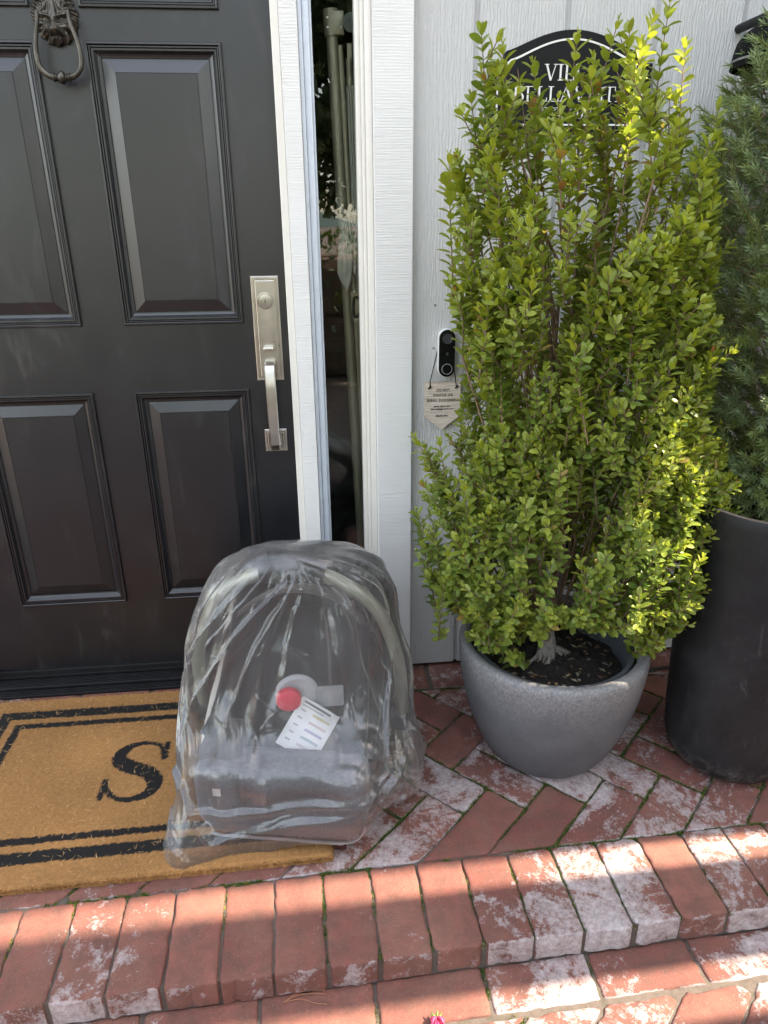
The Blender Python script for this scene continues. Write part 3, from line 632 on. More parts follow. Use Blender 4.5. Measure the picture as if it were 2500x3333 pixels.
nn = len(rp); rad = [.0038 + .0022 * math.sin(math.pi * i / (nn - 1)) for i in range(nn)]
mb.tube(rp, rad, 12)
bz = kz - .012 - .0795 * 1.27; bx = kx + .0035
for (dx, rr, w) in ((0, .0125, .0080), (-.0155, .0092, .0028), (.0155, .0092, .0028), (-.0105, .0078, .0020), (.0105, .0078, .0020)):
    pts = [(bx + dx + w * math.sin(a), DY - .030, bz + .001) for a in np.linspace(-1.5, 1.5, 9)]; mb.tube(pts, [rr * math.cos(a) * .75 + rr * .25 for a in np.linspace(-1.5, 1.5, 9)], 14)
mb.build("knocker_ring", M['bronze'], kn, smooth=40)
# ================================================================== DOOR MAT
MX0, MX1 = -.920, -.007; MY0 = lambda x: -.665 + .018 * (x - MX1); MY1 = -.060
S_SP = [(.93, .76), (.86, .90), (.70, .975), (.48, 1.0), (.27, .95), (.15, .83), (.16, .70), (.30, .60), (.52, .52), (.75, .43), (.89, .31), (.90, .17), (.78, .05), (.55, .0), (.32, .03), (.15, .13), (.06, .27)]
S_W = [.035, .035, .035, .04, .06, .09, .105, .11, .11, .11, .105, .09, .065, .045, .035, .035, .035]
def glyph_S(x, y, x0, y0, w, h, fat=1.0):     # inside test on arrays
    P = catmull([(a * w + x0, b * h + y0, ww * w * fat) for (a, b), ww in zip(S_SP, S_W)], 6); ins = np.zeros(x.shape, bool)
    for a, b in zip(P[:-1], P[1:]):
        dx, dy = b.x - a.x, b.y - a.y; L = dx * dx + dy * dy + 1e-12; t = np.clip(((x - a.x) * dx + (y - a.y) * dy) / L, 0, 1)
        d = np.hypot(x - a.x - dx * t, y - a.y - dy * t); ins |= d < (a.z + (b.z - a.z) * t)
    for (sx, sz0, sz1) in ((.955, .66, .995), (.035, .01, .37)):
        ins |= (abs(x - (x0 + sx * w)) < .04 * w * fat) & (y > y0 + sz0 * h) & (y < y0 + sz1 * h)
    return ins
def mat_black(x, y):
    e = np.minimum(np.minimum(x - MX0, MX1 - x), np.minimum(y - MY0(x), MY1 - y)); j = (vnoise(x * 300, y * 300, 3) - .5) * .004; e = e + j
    b = ((e > .056) & (e < .088)) | ((e > .108) & (e < .127))
    return b | glyph_S(x + j, y + j * .7, -.532, -.463, .132, .188, 1.35)
nx, ny = 300, 210; gx_, gy_ = np.meshgrid(np.linspace(0, 1, nx), np.linspace(0, 1, ny)); X = MX0 + (MX1 - MX0) * gx_; Yb = MY0(X); Y = Yb + (MY1 - Yb) * gy_
edge = np.minimum(np.minimum(gx_, 1 - gx_) * .913, np.minimum(gy_, 1 - gy_) * .61)
Z = .0165 + .0012 * vnoise(X * 220, Y * 220) + .0012 * vnoise(X * 12, Y * 12) - .010 * np.clip(1 - edge / .004, 0, 1)
X = X + (vnoise(X * 150, Y * 150, 5) - .5) * .004; Y = Y + (vnoise(X * 150, Y * 150, 6) - .5) * .004
bl = mat_black(X, Y); kk = (.75 + .5 * vnoise(X * 500, Y * 500, 2)) * (.78 + .40 * vnoise(X * 7, Y * 7, 9))
T = np.where(bl[..., None], np.array([.010, .0095, .009]) * np.ones(3), np.array([.29, .150, .052]) * kk[..., None])
V = np.stack([X, Y, Z], -1).reshape(-1, 3); T = np.concatenate([T.reshape(-1, 3), np.ones((nx * ny, 1))], 1)
ii = np.arange(nx * ny).reshape(ny, nx); F = np.stack([ii[:-1, :-1], ii[:-1, 1:], ii[1:, 1:], ii[1:, :-1]], -1).reshape(-1, 4)
# skirt down to the floor
ring = np.concatenate([ii[0, :], ii[1:, -1], ii[-1, -2::-1], ii[-2:0:-1, 0]]); low = V[ring].copy(); low[:, 2] = .0006; b0 = len(V)
V = np.concatenate([V, low]); T = np.concatenate([T, T[ring]]); n = len(ring); k = np.arange(n); F = np.concatenate([F, np.stack([ring[(k + 1) % n], ring[k], b0 + k, b0 + (k + 1) % n], -1)])
mat = empty("door_mat", (-.46, -.37, 0), "tan coir doormat with black double border and a black letter S", "doormat")
mesh_np("backing", V, F, M['fibre'], mat, T)
nf = 90000; x = RNG.uniform(MX0 + .002, MX1 - .002, nf); y = RNG.uniform(0, 1, nf); y = MY0(x) + .002 + (MY1 - .003 - MY0(x)) * y
extra = 5000; xe = RNG.uniform(MX0, MX1, extra); ye = MY0(xe) + RNG.uniform(-.001, .003, extra); x = np.concatenate([x, xe]); y = np.concatenate([y, ye])
e2 = 1200; ye2 = RNG.uniform(-.66, -.06, e2); xe2 = MX1 + RNG.uniform(-.003, .001, e2); x = np.concatenate([x, xe2]); y = np.concatenate([y, ye2]); nf = len(x)
a = RNG.uniform(0, 6.283, nf); ln = RNG.uniform(.002, .0065, nf); tl = RNG.uniform(.2, 1.5, nf); w = .00055; z0 = .0155
dx, dy = np.cos(a), np.sin(a); isb = mat_black(x, y)
hh = ln * .75
P0 = np.stack([x - dy * w, y + dx * w, np.full(nf, z0)], 1); P1 = np.stack([x + dy * w, y - dx * w, np.full(nf, z0)], 1); P2 = np.stack([x + dx * ln * tl, y + dy * ln * tl, z0 + hh], 1)
P0[-extra - e2:, 2] = RNG.uniform(.003, .015, extra + e2); P1[-extra - e2:, 2] = P0[-extra - e2:, 2]; P2[-extra - e2:-e2, 1] -= RNG.uniform(.001, .006, extra); P2[-extra - e2:, 2] -= .004
V = np.stack([P0, P1, P2], 1).reshape(-1, 3); F = np.arange(nf * 3).reshape(-1, 3)
col = np.where(isb[:, None], np.array([.012, .011, .010]), np.array([.37, .195, .068])) * RNG.uniform(.35, 1.6, (nf, 1)); strays = RNG.uniform(0, 1, nf) < .012; col[strays] = (.5, .34, .16)
T = np.repeat(np.concatenate([col, np.ones((nf, 1))], 1), 3, 0)
ns = 1400; x = RNG.uniform(MX0 + .01, MX1 - .01, ns); y = MY0(x) + .006 + (MY1 - .012 - MY0(x)) * RNG.uniform(0, 1, ns); a = RNG.uniform(0, 6.283, ns); ln = RNG.uniform(.007, .018, ns); dx, dy = np.cos(a), np.sin(a); w = .0005
A0 = np.stack([x - dy * w, y + dx * w, np.full(ns, .0185)], 1); A1 = np.stack([x + dy * w, y - dx * w, np.full(ns, .0185)], 1); A2 = np.stack([x + dx * ln, y + dy * ln, .0195 + RNG.uniform(0, .005, ns)], 1)
V = np.concatenate([V, np.stack([A0, A1, A2], 1).reshape(-1, 3)]); F = np.arange(len(V)).reshape(-1, 3); T = np.concatenate([T, np.repeat(np.concatenate([np.array([[.50, .33, .15]]) * RNG.uniform(.5, 1.3, (ns, 1)), np.ones((ns, 1))], 1), 3, 0)])
mesh_np("pile", V, F, M['fibre'], mat, T, smooth=False)
# ================================================================== INFANT SEAT
PH = R_(-11.0); SC = Vector((-.062, -.36, 0))
def L2W(p): x, f, z = p; return Vector((SC.x + x * math.cos(PH) + f * math.sin(PH), SC.y + x * math.sin(PH) - f * math.cos(PH), z))   # f = towards the viewer
def place(mb): mb.v = [tuple(L2W(q)) for q in mb.v]; return mb
seat = empty("infant_seat", (SC.x, SC.y, 0), "grey infant car seat with a carry handle standing under the plastic bag", "car seat")
def rbox(mb, a, b, bev, seg=5, mi=0):
    bm = bmesh.new(); bmesh.ops.create_cube(bm, size=1.0)
    for v in bm.verts: v.co = Vector(((a[0] + b[0]) / 2 + v.co.x * (b[0] - a[0]), (a[1] + b[1]) / 2 + v.co.y * (b[1] - a[1]), (a[2] + b[2]) / 2 + v.co.z * (b[2] - a[2])))
    bmesh.ops.bevel(bm, geom=list(bm.edges), offset=bev, segments=seg, affect='EDGES', profile=.5); mb.bm(bm, mi); bm.free()
def slab(mb, hw, z0, z1, r, f0, f1, soft=.012):   # rounded-rectangle slab in the x-z plane
    out = []
    for (cx, cz, a0) in ((hw - r, z1 - r * .6, 0), (-hw + r, z1 - r * .6, 90), (-hw + r, z0 + r, 180), (hw - r, z0 + r, 270)):
        rr = r * .6 if cz > (z0 + z1) / 2 else r; cz = z1 - rr if cz > (z0 + z1) / 2 else z0 + rr; cx = math.copysign(hw - rr, cx)
        for k in range(9): a = R_(a0 + 90 * k / 8); out.append((cx + rr * math.cos(a), cz + rr * math.sin(a)))
    n = len(out); vs = []; lv = [(f0, 0), (f0, 0), (f1 - soft, 0)] + [(f1 - soft + soft * math.sin(a), soft * (1 - math.cos(a))) for a in (.4, .8, 1.2, 1.57)] + [(f1 + .004, .045)]
    mx, mz = 0, (z0 + z1) / 2
    for f, ins in lv:
        for (x, z) in out:
            d = math.hypot(x, z - mz); vs.append((x * (1 - ins / max(d, .02)), f, mz + (z - mz) * (1 - ins / max(d, .02))))
    fs = [(i * n + k, i * n + (k + 1) % n, (i + 1) * n + (k + 1) % n, (i + 1) * n + k) for i in range(len(lv) - 1) for k in range(n)]
    fs.append(tuple(range(n))[::-1]); fs.append(tuple((len(lv) - 1) * n + k for k in range(n))); mb.add(vs, fs)
mb = MB(); slab(mb, .178, .030, .200, .055, .19, .264, .016); place(mb).build("bumper", M['melange'], seat, smooth=50)
mb = MB(); pts = [(-.15, .265, .031)] + [(x, .2665, .0285) for x in np.linspace(-.12, .12, 12)] + [(.15, .265, .034), (.166, .263, .048), (.176, .260, .072)]; mb.tube(catmull([(x, f, z) for x, f, z in pts], 3), .0035, 8); place(mb).build("piping", simple("pale_piping", (.30, .29, .30), .8), seat, smooth=True)
mb = MB(); mb.tube([(x, .205, .196) for x in np.linspace(-.150, .150, 8)], .010, 10); place(mb).build("front_roll", simple("pale_roll_cloth", (.11, .11, .12), .85), seat, smooth=True)
mb = MB(); rbox(mb, (-.195, -.17, .022), (.195, .215, .16), .045); place(mb).build("shell", M['shell'], seat, smooth=40)
# seat pad: curved lying surface from the front edge up to the head
vs = []; fs = []; nu, nv = 26, 30
for j in range(nv):
    t = j / (nv - 1); f = .20 - .36 * t; z = .165 - .02 * math.sin(t * 3.14) + .26 * t ** 1.6
    for i in range(nu):
        u = i / (nu - 1) * 2 - 1; hw = .175 - .02 * t
        vs.append((u * hw, f + .05 * u * u * t, z + .075 * abs(u) ** 3 + .006 * math.cos(u * 9) * math.sin(t * 9)))
for j in range(nv - 1):
    for i in range(nu - 1): a = j * nu + i; fs.append((a, a + 1, a + nu + 1, a + nu))
mb = MB(); mb.add(vs, fs); o = place(mb).build("seat_pad", M['dark_fabric'], seat, smooth=True); o.modifiers.new("s", 'SOLIDIFY').thickness = .012
mb = MB(); rbox(mb, (-.075, -.16, .36), (.075, -.10, .46), .022); place(mb).build("headrest", M['dark_fabric'], seat, smooth=40)
for s in (-1, 1):
    mb = MB(); mb.tube(catmull([(s * .165, .18, .185), (s * .172, .10, .225), (s * .172, -.02, .29), (s * .160, -.12, .39), (s * .11, -.16, .445)], 5), [.020] * 21, 10); place(mb).build("side_rim", M['cream'] if s < 0 else M['dark_fabric'], seat, smooth=True)
    mb = MB(); mb.tube(catmull([(s * .035, .05, .185), (s * .045, -.02, .24), (s * .05, -.11, .35)], 5), .011, 8, flat=1.6); place(mb).build("harness_strap", M['dark_fabric'], seat, smooth=True)
mb = MB(); rbox(mb, (-.175, .12, .17), (-.085, .235, .225), .022); place(mb).build("side_padding", M['canopy'], seat, smooth=40)
# canopy hood, folded back
vs = []; fs = []; nu, nv = 40, 14
for j in range(nv):
    t = j / (nv - 1)
    for i in range(nu):
        a = math.pi * i / (nu - 1); R0 = .198 - .012 * t + .004 * math.sin(t * 20); vs.append((math.cos(a) * R0, -.02 - .16 * t, .24 + math.sin(a) * (R0 * 1.10 - .03 * t) + .004 * math.sin(t * 25)))
for j in range(nv - 1):
    for i in range(nu - 1): a = j * nu + i; fs.append((a, a + 1, a + nu + 1, a + nu))
mb = MB(); mb.add(vs, fs); o = place(mb).build("canopy", M['canopy'], seat, smooth=True); o.modifiers.new("s", 'SOLIDIFY').thickness = .004
mb = MB(); hp = catmull([(-.228, .0, .09), (-.232, .02, .22), (-.222, .030, .34), (-.178, .030, .452), (-.10, .030, .512), (-.02, .030, .533), (.03, .030, .533), (.10, .030, .512), (.178, .030, .452), (.222, .030, .34), (.232, .02, .22), (.228, .0, .09)], 6); mb.tube(hp, .0150, 12); handle = place(mb).build("handle", M['tube'], seat, smooth=True)
mb = MB(); mb.tube(catmull([(-.065, .030, .5265), (-.02, .030, .5345), (.025, .030, .5345), (.07, .030, .525)], 6), .023, 14); place(mb).build("grip", M['rubber'], handle, smooth=40)
for s in (-1, 1):
    mb = MB(); mb.tube([(s * .204, .0, .15), (s * .244, .0, .15)], .034, 20); place(mb).build("pivot_hub", M['shell'], seat, smooth=40)
for x in (-.12, .085):
    mb = MB(); rbox(mb, (x, .215, .018 if x < -.1 else .0008), (x + .05, .262, .030), .006); place(mb).build("foot", M['foot'], seat, smooth=40)
mb = MB(); rbox(mb, (-.135, .267, .135), (-.118, .2685, .155), .0007, 1); place(mb).build("sewn_patch", M['white_plastic'], seat)
# things lying on the seat
def quad_card(c, ux, uz, th):      # local frame: centre, half axis vectors
    c, ux, uz = Vector(c), Vector(ux), Vector(uz); nn = ux.cross(uz).normalized() * th; return c, ux, uz, nn
def card_box(mb, C, a0, a1, b0, b1, lift, th, col):
    c, ux, uz, nn = C; q = []
    for k in (lift, lift + th):
        for (a, b) in ((a0, b0), (a1, b0), (a1, b1), (a0, b1)): q.append(c + ux * a + uz * b + nn.normalized() * k)
    mb.add(q, [(0, 3, 2, 1), (4, 5, 6, 7), (0, 1, 5, 4), (1, 2, 6, 5), (2, 3, 7, 6), (3, 0, 4, 7)], 0, col)
def inv(p): 
    d = Vector(p) - SC; return (d.x * math.cos(PH) + d.y * math.sin(PH), d.x * math.sin(PH) - d.y * math.cos(PH), p[2])
Cc = Vector((-.0485, -.518, .220)); ux = Vector((.0382, -.0130, -.0217)); uz = Vector((.0504, .0172, .0286)); uz = uz - ux * (uz.dot(ux) / ux.dot(ux)); C = quad_card(Cc, ux, uz, 1)
if C[3].y > 0: C = (C[0], C[1] * -1, C[2], C[3] * -1)
mb = MB(); W1 = (.80, .80, .80, 1); card_box(mb, C, -1, 1, -1, 1, 0, .0015, W1)
bars = [((.55, .48, .28), .55), ((.58, .44, .42), .25), ((.36, .36, .52), -.05), ((.38, .46, .50), -.35), ((.62, .58, .58), -.65)]
for colr, v in bars: card_box(mb, C, -.15, .75, v - .05, v + .05, .0016, .0003, colr + (1,)); card_box(mb, C, -.75, -.5, v - .04, v + .03, .0016, .0003, (.45, .45, .48, 1))
card_box(mb, C, -.8, .6, .82, .90, .0016, .0003, (.16, .16, .18, 1)); card_box(mb, C, -.8, .3, .70, .75, .0016, .0003, (.4, .4, .42, 1))
tag(mb.build("instruction_card", M['tinted'], attr=True), "white card with faint coloured bars lying in the seat under the plastic", "card")
mb = MB(); mb.lathe([(.0001, .018), (.021, .018), (.026, .014), (.0265, .002), (.026, 0)], (-.086, -.487, .284), 36, axis='y'); rt_ = simple("coral_red_plastic", (.80, .06, .10), .5, var=.05)
tag(mb.build("red_disc", rt_, smooth=40), "round coral red disc seen blurred through the plastic bag", "toy")
mb = MB(); mb.lathe([(.0001, .010), (.040, .010), (.046, .004), (.046, 0)], (-.068, -.470, .283), 36, axis='y'); rbox(mb, (-.045, -.478, .245), (.030, -.470, .296), .003, 2)
tag(mb.build("white_wrapper", simple('dull_white_film', (.42, .42, .44), .5), smooth=40), "crumpled white wrapper behind the red disc inside the plastic bag", "wrapper")
# ================================================================== PLASTIC BAG
TB = [(.604, -.0905, -.0895, -.4155, -.4145), (.601, -.125, -.05, -.440, -.39), (.594, -.150, .0, -.455, -.355), (.578, -.175, .055, -.464, -.315), (.552, -.205, .105, -.470, -.28), (.520, -.240, .147, -.478, -.25), (.470, -.285, .160, -.488, -.22), (.40, -.318, .163, -.505, -.195), (.33, -.334, .170, -.520, -.185), (.25, -.342, .184, -.56, -.175), (.20, -.343, .190, -.603, -.17), (.15, -.343, .198, -.626, -.165), (.10, -.342, .206, -.634, -.16), (.055, -.342, .208, -.640, -.16), (.016, -.342, .200, -.645, -.16)]
TB = np.array(TB); TB[:, 1] += .012 * (TB[:, 0] < .5) * (TB[:, 0] > .07); TB[:, 2] -= .006; arc = np.concatenate([[0], np.cumsum(np.hypot(np.diff(TB[:, 0]), (np.diff(TB[:, 2]) - np.diff(TB[:, 1])) * .4))]); arc /= arc[-1]
NT_, NR = 120, 60
th = np.linspace(0, 2 * np.pi, NT_, endpoint=False); tt = np.linspace(0, 1, NR)
TH, TT = np.meshgrid(th, tt)
# hem height by direction: 270 deg is the front
angs = np.degrees(np.mod(TH, 2 * np.pi)); hz = np.interp(angs, [0, 90, 180, 215, 245, 262, 278, 295, 312, 335, 360], [.03, .05, .03, .018, .018, .020, .045, .10, .115, .075, .03])
zf = np.interp(tt, arc, TB[:, 0])[:, None] * np.ones_like(TH); zf = np.where(zf > .2, zf, .2 - (.2 - zf) * (.2 - hz) / (.2 - .016))
xl, xr, yf, yb = [np.interp(tt, arc, TB[:, k])[:, None] for k in (1, 2, 3, 4)]
cx, cy, rx, ry = (xl + xr) / 2, (yf + yb) / 2, (xr - xl) / 2, (yb - yf) / 2
ex = .80 - .22 * TT; cs, sn = np.cos(TH), np.sin(TH)
P = np.stack([cx + rx * np.sign(cs) * np.abs(cs) ** ex, cy + ry * np.sign(sn) * np.abs(sn) ** ex, zf], -1)
out = np.stack([cs, sn, 0 * cs], -1)
fold = sum(a_ * (vnoise(TH * k_ / 2 / np.pi * 2 + s_ * TT * 3, TT * m_, k_) - .5) for k_, m_, a_, s_ in ((6, 1.5, 1.5, 1.0), (11, 2.0, .8, -1.4)))
fold[:, -6:] = fold[:, -6:] * 1.0
wrap = np.clip(np.minimum(TH, 2 * np.pi - TH) / .5, 0, 1); P += out * (.016 * np.clip(TT * 5, 0, 1) * fold * wrap)[..., None]
P += out * (.075 * np.exp(-((angs - 222) / 22) ** 2) * np.clip((.17 - zf) / .16, 0, 1))[..., None]
def dist(A, B): return np.sqrt(((A - B) ** 2).sum(-1))
G0 = P.copy()
lh = dist(G0, np.roll(G0, -1, 1)); circ = lh.sum(1); want = circ * 1.004 + .035 * np.exp(-((tt - .20) / .10) ** 2)
LH = lh * (want / circ)[:, None]; LV = dist(G0[:-1], G0[1:]) * 1.002; LV = np.maximum(LV, .002)
LD1 = np.sqrt(LH[:-1] ** 2 + LV ** 2)
C0 = np.array(SC)
rotm = np.array([[math.cos(PH), math.sin(PH)], [math.sin(PH), -math.cos(PH)]])   # world xy -> local (x,f)
hpL = np.array([list(q) for q in hp])
def push(P):
    d = P[..., :2] - C0[:2]; lx = d[..., 0] * rotm[0, 0] + d[..., 1] * rotm[0, 1]; lf = d[..., 0] * rotm[1, 0] + d[..., 1] * rotm[1, 1]; z = P[..., 2]
    L = np.stack([lx, lf, z], -1)
    for (c, h, r) in (((0, .214, .115), (.148, .02, .054), .050), ((0, .04, .12), (.155, .15, .07), .056)):
        q = L - np.array(c); e = np.clip(q, -np.array(h), np.array(h)); w = q - e; n = np.sqrt((w ** 2).sum(-1)) + 1e-9; m = (n < r); L = np.where(m[..., None], np.array(c) + e + w / n[..., None] * r, L)
    c = np.array([0, -.09, .25]); R3 = np.array([.210, .115, .237]); q = (L - c) / R3; n = np.sqrt((q ** 2).sum(-1)) + 1e-9; L = np.where((n < 1)[..., None], c + q / n[..., None] * R3, L)
    for i in range(0, len(hpL) - 1, 3):
        a = hpL[i]; b = hpL[min(i + 3, len(hpL) - 1)]; ab = b - a; t = np.clip(((L - a) @ ab) / (ab @ ab), 0, 1); q = L - (a + t[..., None] * ab); n = np.sqrt((q ** 2).sum(-1)) + 1e-9; r = .0225
        L = np.where((n < r)[..., None], L + q / n[..., None] * (r - n)[..., None], L)
    z = np.maximum(L[..., 2], .008)
    P = P.copy(); P[..., 0] = C0[0] + L[..., 0] * rotm[0, 0] + L[..., 1] * rotm[1, 0]; P[..., 1] = C0[1] + L[..., 0] * rotm[0, 1] + L[..., 1] * rotm[1, 1]; P[..., 2] = z; return P
prev = P.copy(); keep = np.exp(-(TT / .03) ** 2)[..., None]
for it in range(150):
    v = (P - prev) * .93; prev = P.copy(); P = P + v; P[..., 2] -= .00016
    P += (G0 - P) * .030
    for _ in range(2):
        c = np.zeros_like(P)
        d = np.roll(P, -1, 1) - P; n = np.sqrt((d ** 2).sum(-1)) + 1e-9; k = ((n - LH) / n * .5)[..., None] * d; c += k; c -= np.roll(k, 1, 1)
        d = P[1:] - P[:-1]; n = np.sqrt((d ** 2).sum(-1)) + 1e-9; k = ((n - LV) / n * .5)[..., None] * d; c[:-1] += k; c[1:] -= k
        for s in (-1, 1):
            Q = np.roll(P, s, 1); d = Q[1:] - P[:-1]; n = np.sqrt((d ** 2).sum(-1)) + 1e-9; k = ((n - LD1) / n * .25)[..., None] * d; k = np.where((n > LD1)[..., None], k, k * .3); c[:-1] += k; c[1:] -= np.roll(k, -s, 1)
        d = np.roll(P, -2, 1) - P; n = np.sqrt((d ** 2).sum(-1)) + 1e-9; Lb = LH * 2 * .88; k = (np.minimum(0, n - Lb) / n * .35)[..., None] * d; c += k; c -= np.roll(k, 2, 1)
        d = P[2:] - P[:-2]; n = np.sqrt((d ** 2).sum(-1)) + 1e-9; Lb = LV[:-1] * 2 * .90; k = (np.minimum(0, n - Lb) / n * .30)[..., None] * d; c[:-2] += k; c[2:] -= k
        P = P + c * .42
    P = push(P); P = P * (1 - keep) + G0 * keep
for _ in range(5):
    Q = P.copy(); Q[1:-1] = .5 * P[1:-1] + .125 * (P[2:] + P[:-2] + np.roll(P, 1, 1)[1:-1] + np.roll(P, -1, 1)[1:-1]); P = push(Q)
# refine the draped film and press sharp creases into it
UP = 5
def up_axis(A, per):
    n = A.shape[0]; idx = np.arange((n if per else n - 1) * UP + (0 if per else 1)); i = idx // UP; t = ((idx % UP) / UP)[:, None, None]
    g = (lambda j: A[j % n]) if per else (lambda j: A[np.clip(j, 0, n - 1)])
    a, b, c, d = g(i - 1), g(i), g(i + 1), g(i + 2); return .5 * (2 * b + (c - a) * t + (2 * a - 5 * b + 4 * c - d) * t * t + (3 * b - a - 3 * c + d) * t ** 3)
P = up_axis(P, False); P = np.swapaxes(up_axis(np.swapaxes(P, 0, 1), True), 0, 1); NR, NT_ = P.shape[:2]
TH, TT = np.meshgrid(np.linspace(0, 2 * np.pi, NT_, endpoint=False), np.linspace(0, 1, NR))
du = np.roll(P, -1, 1) - np.roll(P, 1, 1); dv = np.gradient(P, axis=0); Nn = np.cross(du, dv); Nn /= np.linalg.norm(Nn, axis=-1)[..., None] + 1e-12
if (Nn[NR // 2] * np.stack([np.cos(TH[0]), np.sin(TH[0]), 0 * TH[0]], -1)).sum() < 0: Nn = -Nn
U = TH * .27; Vv = TT * .95; disp = np.zeros_like(U)     # metres along the film
def crease(u0, v0, u1, v1, h, w, wav=.004, sharp=1.0):
    global disp
    du_, dv_ = u1 - u0, v1 - v0; L = math.hypot(du_, dv_); ux, uv = du_ / L, dv_ / L; a = (U - u0) * ux + (Vv - v0) * uv; b = -(U - u0) * uv + (Vv - v0) * ux
    b = b + wav * np.sin(a * 22 + u0 * 50) + wav * .15 * np.sin(a * 90 + v0 * 90)
    e = np.clip(np.minimum(a, L - a) / (L * .25), 0, 1); disp = disp + h * e * np.exp(-np.abs(b) / w) * sharp
th_of = lambda deg: R_(deg) * .27
def pleat(d0, t0, d1, t1, h, wl, ws, wav=.003):     # flat-sided fold: a wide slope on one side, a steep one on the other
    global disp
    u0, v0, u1, v1 = th_of(d0), t0 * .95, th_of(d1), t1 * .95
    du_, dv_ = u1 - u0, v1 - v0; L = math.hypot(du_, dv_); ux, uv = du_ / L, dv_ / L; a = (U - u0) * ux + (Vv - v0) * uv; b = -(U - u0) * uv + (Vv - v0) * ux
    b = b + wav * np.sin(a * 20 + u0 * 50) + wav * .25 * np.sin(a * 70 + v0 * 90); k = .45 + .75 * np.clip(a / L, 0, 1)
    e = np.clip(np.minimum(a / (L * .12), (L - a) / (L * .3)), 0, 1); disp = disp + h * e * np.clip(np.where(b < 0, 1 + b / (wl * k), 1 - b / (ws * k)), 0, 1)
for (d0, t0, d1, t1, h, wl, ws) in ((268, .14, 210, .74, .015, .055, .012), (270, .15, 240, .78, .012, .035, .010), (266, .12, 258, .80, .010, .012, .030), (272, .15, 266, .64, .010, .030, .007), (280, .18, 284, .74, .012, .040, .009), (288, .16, 306, .72, .014, .010, .050), (294, .2, 322, .66, .012, .012, .045), (284, .14, 296, .44, .014, .030, .008), (300, .16, 294, .36, .012, .010, .030), (256, .10, 226, .44, .010, .040, .010), (315, .16, 334, .66, .011, .012, .050), (322, .45, 302, .80, .010, .03, .010), (246, .13, 200, .60, .010, .05, .012), (200, .25, 212, .95, .009, .04, .010), (340, .2, 346, .95, .009, .010, .04), (226, .86, 300, .825, .010, .020, .030), (238, .95, 296, .87, .009, .030, .012), (216, .80, 250, .98, .011, .030, .010), (304, .80, 258, .93, .010, .014, .030), (322, .76, 290, .95, .010, .012, .035), (330, .70, 352, .90, .010, .012, .03), (208, .88, 236, 1.0, .010, .010, .03), (190, .70, 222, .84, .009, .012, .03)):
    pleat(d0, t0, d1, t1, h, wl, ws)
for (d0, t0, d1, t1, h, w) in ((278, .12, 281, .90, .003, .0020), (262, .3, 264, .97, .003, .0018), (254, .5, 257, .97, .0028, .0018), (320, .4, 330, .8, .003, .002), (288, .55, 292, .97, .0025, .0018)):
    crease(th_of(d0), t0 * .95, th_of(d1), t1 * .95, h, w, .002)
F1 = np.zeros_like(U)
for k in range(9):      # straight-edged crumple facets, each in its own patch of film
    fan = math.pi / 2 + random.gauss(0, .38); dx_, dy_ = -math.sin(fan), math.cos(fan); d_ = U * dx_ + Vv * dy_ * .8 + .010 * vnoise(U * 4 + k, Vv * 4, k)
    f_ = random.uniform(6, 13); m_ = np.clip((vnoise(U * 4 + k * 3.1, Vv * 3 + k * 1.7, k + 20) - .48) * 4, 0, 1); F1 += m_ * (abs((d_ * f_ + k * .37) % 1 - .5) * 2 - .5) * (.055 / f_)
disp = disp + F1 * np.clip((TT - .1) * 8, 0, 1)
for k in range(85):
    low = random.random() < .45; d0 = random.uniform(188, 352); t0 = random.uniform(.78, .95) if low else random.uniform(.10, .75); u0 = th_of(d0); v0 = t0 * .95; L = random.uniform(.08, .26) * (.6 if low else 1)
    fan = math.pi / 2 + (270 - d0) / 90 * .45; an = random.gauss(fan, .22) if not low else random.gauss(random.choice((.25, 2.8, 1.4)), .35)
    crease(u0, v0, u0 + L * math.cos(an), v0 + L * math.sin(an), random.choice((-1, 1, 1)) * random.uniform(.0010, .0028), random.uniform(.0016, .0040), .0015)
P = P + Nn * disp[..., None]; P[..., 2] = np.maximum(P[..., 2], .004)
P[-1, :, 2] += .0018 * np.sin(np.arange(NT_) * math.pi / 2)        # serrated cut edge
# gathered tuft on top
V = P.reshape(-1, 3); ii = np.arange(NR * NT_).reshape(NR, NT_); F = np.stack([ii[:-1], np.roll(ii[:-1], -1, 1), np.roll(ii[1:], -1, 1), ii[1:]], -1).reshape(-1, 4)
F = F[:, ::-1]
bag = mesh_np("plastic_bag", V, F, M['bag'], None); 
tag(bag, "crumpled translucent plastic bag draped over the infant car seat", "plastic bag")
# ================================================================== WALL OBJECTS
def text_mesh(mb, s, x, y, z, size, width=None, shear=0.0, space=1.0, offset=0.00035):
    cu = bpy.data.curves.new("t", 'FONT'); cu.body = s; cu.size = size; cu.align_x = 'CENTER'; cu.shear = shear; cu.space_character = space; cu.offset = offset; cu.resolution_u = 3
    ob = bpy.data.objects.new("t", cu); COL.objects.link(ob); dg = bpy.context.evaluated_depsgraph_get(); me = bpy.data.meshes.new_from_object(ob.evaluated_get(dg))
    xs_ = [v.co.x for v in me.vertices]; k = 1.0 if width is None else width / (max(xs_) - min(xs_)); c = (max(xs_) + min(xs_)) / 2
    mb.add([(x + (v.co.x - c) * k, y, z + v.co.y) for v in me.vertices], [tuple(p.vertices) for p in me.polygons])
    bpy.data.objects.remove(ob); bpy.data.curves.remove(cu); bpy.data.meshes.remove(me)
def pill(w, h, n=20):
    r = w / 2; out = []
    for s, a0 in ((1, 0), (-1, 180)):
        for k in range(n + 1): a = R_(a0 + 180 * k / n); out.append((r * math.cos(a), s * (h / 2 - r) + r * math.sin(a)))
    return out
